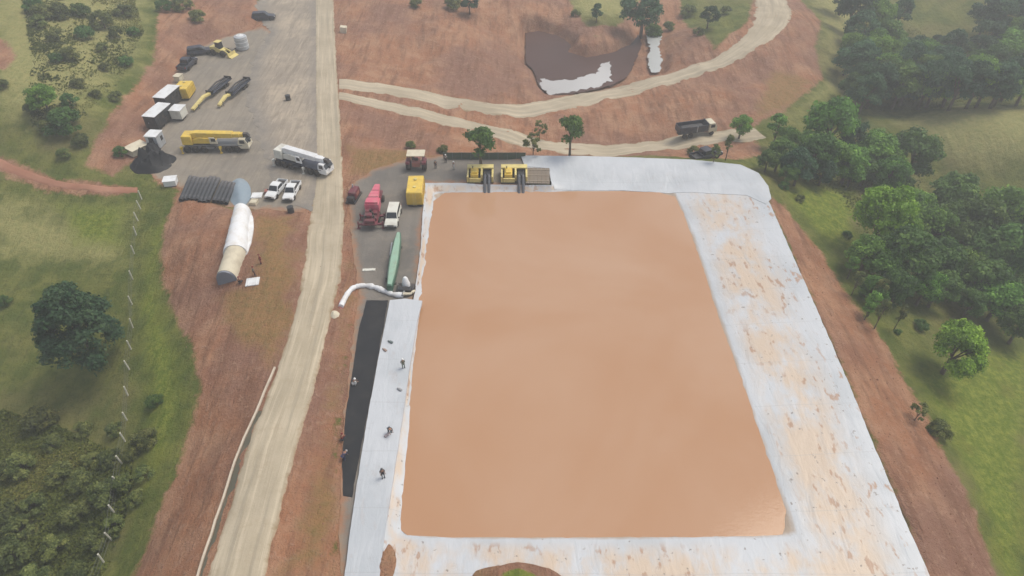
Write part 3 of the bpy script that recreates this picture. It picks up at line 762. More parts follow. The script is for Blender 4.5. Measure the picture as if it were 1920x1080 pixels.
# --- pickups
p1 = pickup('pickup_truck', 'white pickup truck facing the viewer, left of the pair below the white crane', white, 'pickup', 'white pickups below the white crane')
put(p1, 520, 361, -102, .04)
p2 = copy_tree(p1); p2['label'] = 'white pickup truck facing the viewer, right of the pair below the white crane'; put(p2, 549, 364, -93, .04)
sv = pickup('parked_car', 'creamy white car parked beside the red drilling rig', offwhite, 'wagon'); put(sv, 738, 412, -91, .04); sv.scale = (1.08, 1.12, 1.1)
dk = pickup('pickup_truck', 'dark blue pickup parked on the left edge of the yard above the yellow tank', navy); put(dk, 353, 126, 84, .04); dk.scale = (1.1, 1.25, 1.25)
dk2 = pickup('parked_car', 'black car parked at the upper left corner of the yard', navy, 'wagon'); put(dk2, 376, 102, 20, .04); dk2.scale = (1.1, 1.1, 1.1)
fc = copy_tree(dk2); fc['label'] = 'distant dark car on the dusty track at the top edge of the site'; put(fc, 495, 37, 10, .08)
van = box_body('site_van', 'small white box beside the second white roofed trailer', 'van', 2.6, 2.2, 1.8, offwhite, white, None, True, False, .45, False); put(van, 339, 222, 85, .04)

# --- yellow tanks, white tank
t1 = yellow_tank('yellow_tank', 'large yellow steel tank with rounded edges beside the tip of the basin lining', 5.6, 2.75, 2.9); put(t1, 781, 371, 92, .04)
t2 = yellow_tank('yellow_tank', 'yellow steel tank standing beside the white roofed trailers in the yard', 4.4, 2.9, 2.6); put(t2, 350, 180, 91, .04)
wt = empty('water_tank', (0, 0, 0), 0, 'white upright cylindrical tank at the top edge of the yard', 'tank')
MB().lathe([(1.35, .1), (1.45, .2), (1.45, 3.0), (1.38, 3.12), (.6, 3.3)], 28).build('tank_wall', greyw, wt, 0, 2, 30)
MB().lathe([(.9, 3.18), (.85, 3.34), (.3, 3.42), (.3, 3.55), (.05, 3.57)], 24).build('lid', white, wt)
for z in (1.0, 1.9, 2.7): MB().lathe([(1.455, z-.05), (1.50, z-.03), (1.50, z+.03), (1.455, z+.05)], 28).build('hoop', white, wt)
MB().cyl((1.4, 0, .4), (1.9, 0, .4), .09).build('outlet_pipe', dark, wt)
put(wt, 456, 92, 200, .0)
# --- wheel loader (yellow, far)
wl = empty('wheel_loader', (0, 0, 0), 0, 'pale yellow wheel loader parked next to the white upright tank', 'wheel loader')
MB().prism([(-2.6, .8), (-2.6, 1.9), (-1.0, 2.0), (.2, 1.6), (.9, 1.3), (.9, .8)], -.8, .8).build('engine_body', yel2, wl, .06)
cb = MB().prism([(-1.1, 1.9), (-1.0, 3.1), (.1, 3.1), (.25, 1.6)], -.65, .65, .92).build('cab', glass, wl, .04)
MB().box((-.45, 0, 3.15), (1.4, 1.4, .1)).build('cab_roof', yel2, cb)
for s in (-1, 1):
    MB().prism([(.4, 1.3), (.5, 1.6), (1.7, 1.25), (2.6, .55), (2.5, .35), (1.5, .9)], s*.55-.1, s*.55+.1).build('lift_arm', yel2, wl)
MB().prism([(2.4, .1), (2.4, .9), (2.6, 1.1), (2.75, .4), (3.5, .12), (3.5, .06)], -1.3, 1.3).build('bucket', yel2, wl)
axle_set(wl, (.9, -1.8), .95, .72, .55, yel2)
put(wl, 418, 103, -20, .0)
# --- office trailers with white roofs
for (u, v, d, lab) in ((321, 198, 80, 'white roofed site trailer nearest the yellow tank, the higher of two alike'), (303, 233, 80, 'white roofed site trailer below its twin, left of the small white box')):
    o = box_body('site_trailer', lab, 'trailer', 5.6, 2.5, 2.5, dark, white, 'white roofed site trailers'); put(o, u, v, d, .03)  # walls coloured dark to paint in their shaded sides
o = box_body('site_cabin', 'small pale cabin with a white roof below the second white roofed trailer', 'cabin', 2.4, 2.2, 2.5, greyw, white, None, False); put(o, 296, 274, 84, .02)
o = box_body('cargo_crate', 'beige box leaning on the earth bank at the left edge of the yard', 'crate', 3.6, 2.0, 1.2, cream, cream, None, False, False); put_flat(o, 258, 286, 66, 3.6, 2)
o = box_body('equipment_box', 'small cream box above the yellow tank at the yard edge', 'box', 1.6, 1.3, 1.2, cream, cream, None, False, False); put(o, 337, 152, 80)
o = box_body('equipment_box', 'small white box at the lower left corner of the yard beside the pipes', 'box', 1.7, 2.0, 1.0, white, white, None, False, False, .5, False); put_flat(o, 322, 346, 100, 1.7, 2)
# --- flatbed trailers with yellow goosenecks
def flatbed(label, Ld, Ly):
    t = empty('flatbed_trailer', (0, 0, 0), 0, label, 'trailer', 'dark flatbed trailers in the yard')
    MB().box((-Ld/2, 0, .95), (Ld, 1.7, .22)).box((-Ld/2, 0, .72), (Ld*.95, .6, .3)).build('deck', navy, t, .03)
    for x in (-Ld+.25, -.2): MB().box((x, 0, 1.3), (.12, 1.7, .55)).build('headboard', dark, t)
    for s in (-1, 1): MB().tube([(-Ld*.1, s*.5, 1.35), (-Ld*.5, s*.55, 1.65), (-Ld*.92, s*.5, 1.3)], .16, 8).build('hose_bundle', dark, t)
    MB().prism([(-.1, .7), (-.1, 1.2), (Ly*.3, 1.5), (Ly, .8), (Ly, .4), (Ly*.3, 1.05)], -.36, .36).build('drawbar', yel2, t, .05)
    MB().cyl((Ly*.75, .42, 0), (Ly*.75, .42, 1.0), .08).build('jack_leg', steel, t)
    axle_set(t, (-Ld*.75, -Ld*.62), .72, .42, .28)
    return t
o = flatbed('dark flatbed trailer with a long yellow drawbar, the left of two in the yard', 7.6, 6.4); put(o, 395, 184, 257, .03)
o = flatbed('dark flatbed trailer with a short yellow drawbar, the right of two in the yard', 7.6, 4.2); put(o, 432, 186, 257, .03)

# --- black heap: crumpled sheeting
def heap(name, label, cat, u, v, rx, ry, h, mat, seed, rz=0., lump=.5, n=30):
    x0, y0 = hit(u, v); vs = []; fs = []; m = 14
    for i in range(m+1):
        for j in range(n):
            a = 2*PI*j/n; r = i/m; px, py = r*math.cos(a)*rx, r*math.sin(a)*ry
            w = 1+.28*float(fbm(np.array(math.cos(a)*1.2+seed), np.array(math.sin(a)*1.2), seed, 2)); px *= w; py *= w
            c, s = math.cos(R(rz)), math.sin(R(rz)); X, Yv = x0+px*c-py*s, y0+px*s+py*c
            z = h*(1-r*r)**1.2*(1+lump*float(fbm(np.array(px*.9+seed*3), np.array(py*.9), seed, 4))*2.2)
            vs.append((px*c-py*s, px*s+py*c, max(z, -.0)+float(ground(X, Yv))-(.12 if i == m else -.02)))
    fs = []
    for i in range(m):
        for j in range(n): fs.append((i*n+j, i*n+(j+1) % n, (i+1)*n+(j+1) % n, (i+1)*n+j)[::-1])
    z0 = float(ground(x0, y0)); vs = [(a, b, c-z0) for a, b, c in vs]
    o = mesh_obj(name, vs, fs, mat, None, 50); o.location = (x0, y0, z0); return tag(o, label, cat)
heap('tarp_heap', 'wide heap of crumpled dark plastic sheeting at the lower left end of the yard', 'tarp', 285, 308, 4.0, 3.9, 1.4, blk, 4, 0, 1.2)
heap('tarp_heap', 'small dark bundle of sheeting in front of the pale cabin', 'tarp', 288, 287, 1.4, 2.2, 1.2, blk, 9, 20, .8)
# --- pipe stack
def hpipe(L, r):
    t = empty('plastic_pipe', (0, 0, 0), 0, None, 'pipe', 'black plastic pipes laid side by side')
    MB().add(*(lambda n: ([(sx*L/2, rr*math.cos(2*PI*i/n), rr*math.sin(2*PI*i/n)+r) for sx, rr in ((-1, r), (1, r), (1, r*.82), (-1, r*.82)) for i in range(n)],
        [(q*n+i, q*n+(i+1) % n, ((q+1) % 4)*n+(i+1) % n, ((q+1) % 4)*n+i) for q in range(4) for i in range(n)]))(18)).build('pipe_wall', hdpe, t)
    for sx in (-1, 1): MB().cyl((sx*(L/2-.5), 0, r), (sx*(L/2-.35), 0, r), r*1.08, n=18).build('collar', hdpe, t)
    return t
pp = hpipe(7.2, .36); first = True
specs = [(350+i*7.4, 357+i*.5, 97-i*.3, 'black plastic pipe in the wider left bundle beside the small white box') for i in range(8)]+[(411+i*7.2, 363+i*1.2, 94, 'black plastic pipe in the narrow right bundle beside the grey tarp') for i in range(4)]
for (u, v, d, lab) in specs:
    o = pp if first else copy_tree(pp); first = False
    o['label'] = lab; o['group'] = 'black plastic pipes in the left bundle' if 'left' in lab else 'black plastic pipes in the right bundle'
    put(o, u, v, d+rnd.uniform(-1.5, 1.5), .05+rnd.uniform(0, .12)); o.scale = (rnd.uniform(.9, 1.05) if 'left' in lab else .82, 1, 1)
# --- arched white shelter and grey tarp on the mound
def arch(name, a, b, rad, h, mat, parent, base):
    n = 14; vs = []; fs = []; m = 12
    a = Vector(a); b = Vector(b); d = (b-a).normalized(); w = d.cross(Vector((0, 0, 1))).normalized()
    for i in range(m+1):
        p = a.lerp(b, i/m); rr = rad[0]+(rad[1]-rad[0])*i/m+.05*math.sin(i*2.3)
        for k in range(n+1):
            t = PI*k/n; q = p+w*rr*math.cos(t)+Vector((0, 0, h*math.sin(t)**.75)); vs.append(tuple(q-base))
        vs.append(tuple(p-w*rr-Vector((0, 0, .9))-base)); vs.append(tuple(p+w*rr-Vector((0, 0, .9))-base))
    q = n+3
    for i in range(m):
        for k in range(q): fs.append((i*q+k, i*q+(k+1) % q, (i+1)*q+(k+1) % q, (i+1)*q+k)[::-1])
    fs += [tuple(range(q)), tuple(range((m+1)*q-1, m*q-1, -1))]
    return mesh_obj(name, vs, fs, mat, parent, 50)
def P3(u, v, dz=0.): x, y = hit(u, v); return Vector((x, y, float(ground(x, y))+dz))
A0, A1, A2 = P3(427, 529), P3(444, 478), P3(456, 402)
sh = empty('arched_shelter', A0, 0, 'long white arched cover with a grey end wall on the red mound', 'shelter')
arch('cream_cover', A0.lerp(A1, .03), A1, (1.45, 1.5), 2.1, cloth_c, sh, A0)
arch('white_cover', A1.lerp(A0, .06), A2, (1.75, 1.3), 2.2, cloth_w, sh, A0)
dv = (A1-A0).normalized()
arch('end_wall', A0-dv*.16, A0.lerp(A1, .026), (1.40, 1.40), 2.05, paint('grey_panel', (.20, .22, .26), .6, 0, .25, .6), sh, A0)
sp_ = [hit(*q) for q in ((452,398),(474,400),(477,430),(470,462),(462,482),(457,470),(460,436))]
o = sheet('white_tarp', chaikin(sp_, 2), cloth_w, lambda x, y: ground(x, y)+.25+.25*fbm(x*.7, y*.7, 3, 3), .5, .3, .1, .3, None, 41, None); tag(o, 'white tarp spilling from the right side of the arched shelter', 'tarp')
ell = [(450+21*math.cos(a), 362+27*math.sin(a)) for a in np.linspace(0, 2*PI, 20, endpoint=False)]
ew = gpoly(ell)
o = sheet('grey_tarp', ew, cloth_b, lambda x, y: ground(x, y)+.12+.9*smooth(0, 2.2, sdist(x, y, ew))+.18*fbm(x*.6, y*.6, 8, 3), .4, .3, .1, .25, None, 42, None); tag(o, 'oval blue grey tarp between the black pipes and the white arched shelter', 'tarp')
def slab_thing(name, label, cat, u, v, d, dims, mat, lift=.0, extra=None):
    t = empty(name, (0, 0, 0), 0, label, cat)
    MB().box((0, 0, dims[2]/2), dims).build('board' if dims[2] < .4 else 'box_body', mat, t, .02)
    for s in (-1, 1): MB().box((s*dims[0]*.3, 0, dims[2]+.03), (.12, dims[1]*.96, .055)).build('batten', mat, t)
    return put_flat(t, u, v, d, dims[0], dims[1], lift)
slab_thing('white_board', 'white board lying flat right of the oval grey tarp', 'board', 482, 367, 4, (1.8, 1.6, .16), white)
slab_thing('small_crate', 'cream crate just below the white board near the grey tarp', 'crate', 477, 382, 84, (1.3, 1.1, .6), cream)
slab_thing('flat_panel', 'small white panel lying on the red mound below two workers', 'panel', 474, 529, 6, (1.9, 1.5, .14), white)
slab_thing('pallet', 'narrow pale pallet lying alone on the gravel beside the green trough', 'pallet', 692, 507, 3, (1.9, .5, .18), offwhite)
slab_thing('tool_chest', 'small brown chest left of the white pickups', 'chest', 503, 363, 10, (1.0, .8, .7), brick)
slab_thing('equipment_crate', 'pale crate on the verge beside the main road near the top', 'crate', 644, 60, 5, (1.6, 1.5, 1.4), cream)
o = empty('oil_drum', (0, 0, 0), 0, 'dark drum standing below the right white pickup', 'drum')
MB().lathe([(.40, 0), (.42, .04), (.40, .08), (.40, .45), (.42, .48), (.40, .51), (.40, .95), (.42, 1.0), (.36, 1.0)], 18).build('drum_body', dark, o); MB().lathe([(.05, 1.0), (.05, 1.05)], 8, (.2, .1, 0)).build('cap', steel, o)
put(o, 546, 398, 0); o.scale = (1.3, 1.3, 1.1)
o = copy_tree(o); o['label'] = 'dark drum standing on the dusty lot above the white crane'; put(o, 541, 188, 0, .03)

# --- red drilling rig
rg = empty('drilling_rig', (0, 0, 0), 0, 'red drilling rig with a tapered mast and a maroon engine deck', 'drilling rig')
MB().box((0, 0, .95), (9.6, 1.7, .3)).box((-3.2, 0, 1.15), (3.8, 2.3, .2)).build('chassis', maroon, rg, .03)
axle_set(rg, (3.2, -1.6, -2.9), 1.0, .52, .4, maroon)
mst = MB().prism([(-1.6, 1.9), (-1.6, 3.1), (5.2, 2.1), (5.2, 1.55)], -1.05, 1.05).build('mast', redp, rg, .08)
for v_ in mst.data.vertices:
    k = 1-.60*max(0, min(1, (v_.co.x+1.6)/6.8)); v_.co.y *= k
for i in range(5):
    x = -1.0+i*1.25; MB().box((x, 0, 3.06-.147*(x+1.6)), (.2, 2.0*(1-.088*(x+1.6)), .12)).build('cross_brace', maroon if i % 2 else redp, mst)
MB().prism([(-1.7, 1.2), (-1.7, 2.7), (.3, 2.6), (.5, 1.2)], -1.15, 1.15).build('engine_hood', redp, rg, .08)
dkm = MB()
for (x, y, z, a, b, c) in ((-2.4, .55, 1.7, .9, .8, .9), (-2.5, -.6, 1.6, 1.0, .7, .7), (-3.6, .3, 1.75, .9, 1.1, 1.0), (-3.7, -.75, 1.5, .8, .5, .5), (-4.6, 0, 1.55, .7, 1.6, .6)): dkm.box((x, y, z), (a, b, c))
dkm.build('engine_deck', maroon, rg, .05)
for x, y in ((-2.6, .1), (-3.2, -.3), (-4.2, .7), (-4.1, -.6)): MB().cyl((x, y, 1.2), (x, y, 2.35), .14).build('hydraulic_valve', dark, rg)
for s in (-1, 1):
    for x in (-4.4, -2.2): 
        MB().box((x, s*1.5, .8), (.35, 1.0, .28)).cyl((x, s*1.95, .05), (x, s*1.95, 1.3), .12).cyl((x, s*1.95, 0), (x, s*1.95, .1), .32).build('outrigger', maroon, rg)
put(rg, 703, 398, 91, .03)
MBs = empty('power_unit', (0, 0, 0), 0, 'maroon engine unit on a skid left of the red drilling rig', 'power unit')
MB().box((0, 0, .15), (3.6, 1.7, .25)).build('skid', dark, MBs)
MB().box((.3, 0, .95), (2.4, 1.4, 1.3), 0, (.95, .9)).build('housing', maroon, MBs, .08)
MB().box((-1.3, 0, .7), (.7, 1.2, .8)).build('radiator', dark, MBs, .03)
MB().cyl((.9, .3, 1.6), (.9, .3, 2.2), .1).build('exhaust', greyw, MBs); MB().box((.2, -.72, 1.0), (1.2, .04, .6)).build('panel', brick, MBs)
put(MBs, 664, 372, 80, .03)
# --- tractor with canopy
tr = empty('tractor', (0, 0, 0), 0, 'faded red tractor under a cream canopy roof behind the large yellow tank', 'tractor')
MB().box((.3, 0, 1.15), (3.6, .95, .9)).box((-1.2, 0, 1.3), (.9, 1.5, .9)).build('body', brick, tr, .08)
MB().box((-.5, 0, 3.0), (2.2, 3.2, .14)).build('canopy', cream, tr, .04)
for x in (-1.4, .4):
    for s in (-1, 1): MB().cyl((x, s*1.3, 1.3), (x, s*1.3, 2.95), .06, n=8).build('canopy_post', maroon, tr)
axle_set(tr, (-1.1,), 1.4, .95, .75, maroon); axle_set(tr, (1.6,), .95, .6, .4, maroon)
MB().box((-.7, 0, 1.9), (.5, .6, .5)).build('seat', dark, tr, .05); MB().cyl((1.2, 0, 1.6), (1.2, 0, 2.5), .07).build('exhaust', dark, tr)
for s in (-1, 1): MB().prism([(-2.1, 1.6), (-2.0, 2.0), (-.3, 2.0), (-.1, 1.6)], s*1.4-.4, s*1.4+.4).build('mudguard', maroon, tr, .04)
put(tr, 783, 312, 90, .03)
# --- green trough
gt = empty('steel_trough', (0, 0, 0), 0, 'long pale green steel trough lying on the gravel beside the basin', 'trough')
L = 12.5
MB().add(*(lambda: ([(x, w*a, z) for x, w in ((-L/2, .52), (-L/2+3, .80), (0, .92), (L/2-2, .72), (L/2, .42)) for a, z in ((-1, 1.5), (-.98, .5), (-.5, .15), (.5, .15), (.98, .5), (1, 1.5), (.55, 1.72), (-.55, 1.72))],
    [(i*8+k, i*8+(k+1) % 8, (i+1)*8+(k+1) % 8, (i+1)*8+k)[::-1] for i in range(4) for k in range(8)]+[tuple(range(8)), tuple(range(39, 31, -1))]))()).build('trough_body', dgreen, gt, .03)
MB().add(*(lambda: ([(x, w*a, z) for x, w in ((-L/2+.2, .40), (-L/2+3, .66), (0, .76), (L/2-2, .58), (L/2-.2, .32)) for a, z in ((-1, 1.60), (1, 1.60), (.7, 1.86), (-.7, 1.86))],
    [(i*4+k, i*4+(k+1) % 4, (i+1)*4+(k+1) % 4, (i+1)*4+k)[::-1] for i in range(4) for k in range(4)]+[tuple(range(4)), tuple(range(19, 15, -1))]))()).build('cover', pgreen, gt, .02)
for x in (-4.2, 0, 4.2): MB().box((x, 0, .09), (.4, 1.7, .16)).build('skid', dark, gt)
MB().box((-3.4, .9, .9), (1.6, .22, .9)).build('control_box', dark, gt); MB().cyl((2.0, 1.15, .3), (5.0, 1.3, .35), .2).build('side_pipe', greyw, gt)
put(gt, 741, 498, 91, .03); gt.scale = (1, .78, .9)
# --- white and black pump unit
pu = empty('pump_unit', (0, 0, 0), 0, 'black pump skid with a white hood at the end of the white hose', 'pump')
MB().box((0, 0, .3), (2.0, 2.5, .5)).box((-.6, 0, .75), (.7, 2.0, .5)).build('skid', dark, pu, .04)
MB().lathe([(.62, .5), (.60, .9), (.34, 1.9), (.2, 2.1), (.05, 2.15)], 18, (.5, 0, 0)).build('hood', white, pu)
MB().cyl((-.9, 0, .7), (-1.7, .1, .5), .2).build('outlet_pipe', steel, pu); MB().cyl((-.7, .8, 1.0), (-.7, .8, 1.7), .09).build('exhaust', steel, pu)
put(pu, 761, 545, 86, .03)
# --- white hose
def lay(name, label, cat, px, r, mat, lift=0., n=10, squash=1., it=3):
    P = chaikin([hit(*q) for q in px], it, False); p0 = P[0]; z0 = float(ground(*p0))
    rr = [r*(1+.45*float(fbm(np.array(i*.5), np.array(2.), 3, 3))) for i in range(len(P))]
    pts = [(a-p0[0], b-p0[1], (float(ground(a, b))-z0)+r*squash*.8+lift) for a, b in P]
    o = MB().tube(pts, rr, n).build(name, mat, None, 0, 2, 60)
    o.location = (p0[0], p0[1], z0); return tag(o, label, cat)
lay('discharge_hose', 'thick white fabric hose running from the pump down to the road', 'hose', [(640,577),(650,556),(662,541),(682,537),(705,541),(724,550),(742,556),(757,556)], .36, cloth_w)
lay('discharge_hose', 'short thin pale hose leading over the basin edge from the white pump', 'hose', [(756,557),(772,557),(784,562),(792,572),(795,582)], .2, cloth_c, .45)
heap('rubble_pile', 'small pale pile of rubble at the road edge under the white hose', 'rubble', 628, 590, .6, .8, .35, cream, 12)
heap('rubble_pile', 'reddish torn sheet beside the lower end of the white hose', 'rubble', 641, 570, .5, 1.2, .5, brick, 15)
# --- floating style pump trays at the basin edge
def tray(label):
    t = empty('diesel_pump', (0, 0, 0), 0, label, 'pump', 'yellow diesel pumps at the basin edge')
    W_, L = 4.6, 3.6
    MB().box((0, 0, .16), (W_, L, .2)).build('tray_floor', dark, t)
    f = MB()
    for s in (-1, 1): f.box((s*(W_/2-.16), 0, .8), (.32, L, 1.2)); 
    f.box((0, L/2-.12, .85), (W_-.41, .24, 1.3)); f.box((-.9, -L/2+.15, .6), (W_-2.6, .3, .8)); f.box((.25, 0, .95), (.34, L-.62, 1.3))
    f.build('tray_frame', yel2, t, .03)
    MB().box((0, L/2-.5, 1.55), (W_, 1.15, .22)).build('canopy', yel2, t, .02)
    e = MB().box((-1.0, -.2, .95), (1.35, 2.2, 1.2)).box((-1.0, -.2, 1.68), (1.0, 1.6, .26)).build('engine', yel, t, .06)
    MB().cyl((-1.3, .3, 1.5), (-1.3, .3, 2.2), .08).build('exhaust', dark, e)
    MB().box((1.2, .2, .7), (1.2, 1.6, .8)).cyl((1.2, -.9, .8), (1.2, -.3, .8), .42).build('pump_body', dark, t, .05)
    for x in (.85, 1.55):
        MB().tube([(x, -.8, 1.0), (x, -1.6, 1.1), (x, -2.3, .5), (x, -3.0, -.2), (x, -3.7, -.9)], .27, 10).build('suction_hose', paint('hose_rubber', (.075, .085, .105), .6, 0, .3, 1.), t)
    return t
a = tray('yellow diesel pump standing alone at the far basin edge, nearer the yellow tank'); put(a, 901, 334, 0, .03)
b = copy_tree(a); b['label'] = 'yellow diesel pump at the far basin edge beside the brown mat'; put(b, 964, 334, 0, .03)
mt = empty('access_mat', (0, 0, 0), 0, 'grey brown mat lying between the right yellow pump and the white rim', 'mat')
for i in range(6): MB().box((-1.75+i*.7, 0, .12), (.66, 5.0, .16)).build('plank', paint('mat_wood', (.20, .165, .13), .85, 0, .4, 1.), mt, .02)
for y in (-1.8, 0, 1.8): MB().box((0, y, .235), (4.2, .25, .07)).build('batten', paint('mat_batten', (.27, .22, .17), .85, 0, .4, 1.), mt)
put(mt, 1008, 333, -2, .25)
# --- green mesh fence behind the pumps
def line_fence(name, label, px, hgt, postm, panelm=None, wires=0, pr=.05, lean=.0, every=None):
    P = [hit(*q) for q in px]; t = empty(name, (P[0][0], P[0][1], float(ground(*P[0]))), 0, label, 'fence')
    z0 = t.location.z; base = []
    for i, (x, y) in enumerate(P):
        g = float(ground(x, y)); dx, dy = rnd.uniform(-lean, lean), rnd.uniform(-lean, lean)
        b_ = (x-P[0][0], y-P[0][1], g-z0-.3); tp = (b_[0]+dx, b_[1]+dy, g-z0+hgt); base.append((b_, tp))
        MB().cyl(b_, tp, pr, pr*.9, 8).build('post', postm, t)
    for w in range(wires):
        k = .35+.6*w/max(wires-1, 1)
        pts = [tuple(Vector(a_).lerp(Vector(b_), k)) for a_, b_ in base]
        MB().tube(pts, .012, 5).build('wire', steel, t)
    if panelm:
        vs = []; fs = []
        for a_, b_ in base:
            for k in (.18, .98):
                q = Vector(a_).lerp(Vector(b_), k); vs += [(q.x, q.y-.03, q.z), (q.x, q.y+.03, q.z)]
        for i in range(len(base)-1):
            o_ = i*4; n_ = o_+4; fs += [(o_, n_, n_+2, o_+2), (o_+1, o_+3, n_+3, n_+1), (o_+2, n_+2, n_+3, o_+3), (o_, o_+1, n_+1, n_)]
        mesh_obj('mesh_panel', vs, fs, panelm, t)
    return t
line_fence('mesh_fence', 'green mesh fence behind the two yellow pumps', [(832+i*17, 299+(i % 2)*.3) for i in range(10)], 1.5, steel, mesh_g, 0, .05)
FP = [(266,374),(264,392),(259,414),(256,441),(252,476),(249,524),(248,571),(249,615),(246,655),(243,693),(240,742),(238,788),(235,828),(230,870),(224,907),(216,963),(210,1012),(195,1055),(180,1100)]
line_fence('wire_fence', 'wire fence with whitish posts across the grassy slope on the left', FP, 1.75, paint('white_post', (.62, .60, .50), .8, 0, .3, 1.5), None, 3, .105, .16)
# --- trucks on the lower track
def dump_truck(label, cabm, bodym):
    t = empty('dump_truck', (0, 0, 0), 0, label, 'truck')
    MB().box((0, 0, .85), (8.2, 1.0, .35)).build('chassis', dark, t)
    axle_set(t, (3.1, -1.6, -2.9), 1.0, .52, .42)
    MB().prism([(2.3, .8), (2.3, 2.75), (3.6, 2.8), (4.15, 1.8), (4.2, .7)], -1.2, 1.2, .95).build('cab', cabm, t, .08)
    MB().box((4.0, 0, 2.15), (.06, 2.0, .75), 0, (1, .95), R(-28)).build('windscreen', glass, t)
    for s in (-1, 1): MB().box((3.1, s*1.17, 2.15), (.9, .06, .6)).build('side_window', glass, t)
    b = MB().box((-1.1, 0, 1.2), (6.2, 2.4, .15))
    for s in (-1, 1): b.box((-1.1, s*1.2, 1.95), (6.2, .12, 1.4))
    b.box((2.02, 0, 2.05), (.14, 2.4, 1.7)); b.box((-4.2, 0, 1.9), (.12, 2.4, 1.3)); b.build('dump_bed', bodym, t, .03)
    for x in (-3.2, -1.8, -.4, 1.0):
        for s in (-1, 1): MB().box((x, s*1.29, 1.95), (.14, .08, 1.35)).build('bed_rib', greyw if x == -.4 else bodym, t)
    MB().box((-1.1, 0, 1.75), (5.9, 2.1, .9), 0, (.8, .6)).build('load', dark, t, .1)
    return t
o = dump_truck('dark dump truck with a white cab on the lower track behind the basin', cream, navy); put(o, 1303, 253, 14, .1)
o = pickup('pickup_truck', 'dark blue pickup half hidden by shrubs below the dump truck', navy); put(o, 1322, 297, 25, .08); o.scale = (1.2,)*3

# --- bags and small litter on the rim
def bag(label, u, v, mat, s=.5, z=.40):
    t = empty('sandbag', (0, 0, 0), 0, label, 'bag')
    MB().box((0, 0, .16), (.9, .55, .3), 0, (.75, .7)).build('bag_body', mat, t, .12, 3)
    MB().cyl((.42, 0, .16), (.6, .03, .2), .09, .13, 8).build('tied_neck', mat, t)
    x, y = at(u, v, z); t.location = (x, y, z-.01); t.rotation_euler = (0, 0, rnd.uniform(0, 3)); t.scale = (s, s, s); return t
bag('small red bag on the narrow liner slope near the top of the membrane strip', 768, 636, paint('red_cloth', (.35, .08, .08), .8), .9, .1)
bag('small dark bag near the middle of the white strip, above the other bags', 733, 642, paint('slate_cloth', (.10, .13, .13), .8), .75)
bag('small brown bag at the left edge of the white strip', 722, 657, paint('brown_cloth', (.30, .21, .17), .8), .7)
bag('small grey bag low on the white strip above the bending worker', 750, 731, paint('grey_cloth', (.30, .30, .31), .8), .7)
bag('small mauve bag just below the bending worker on the white strip', 725, 817, paint('mauve_cloth', (.36, .31, .32), .8), .75)

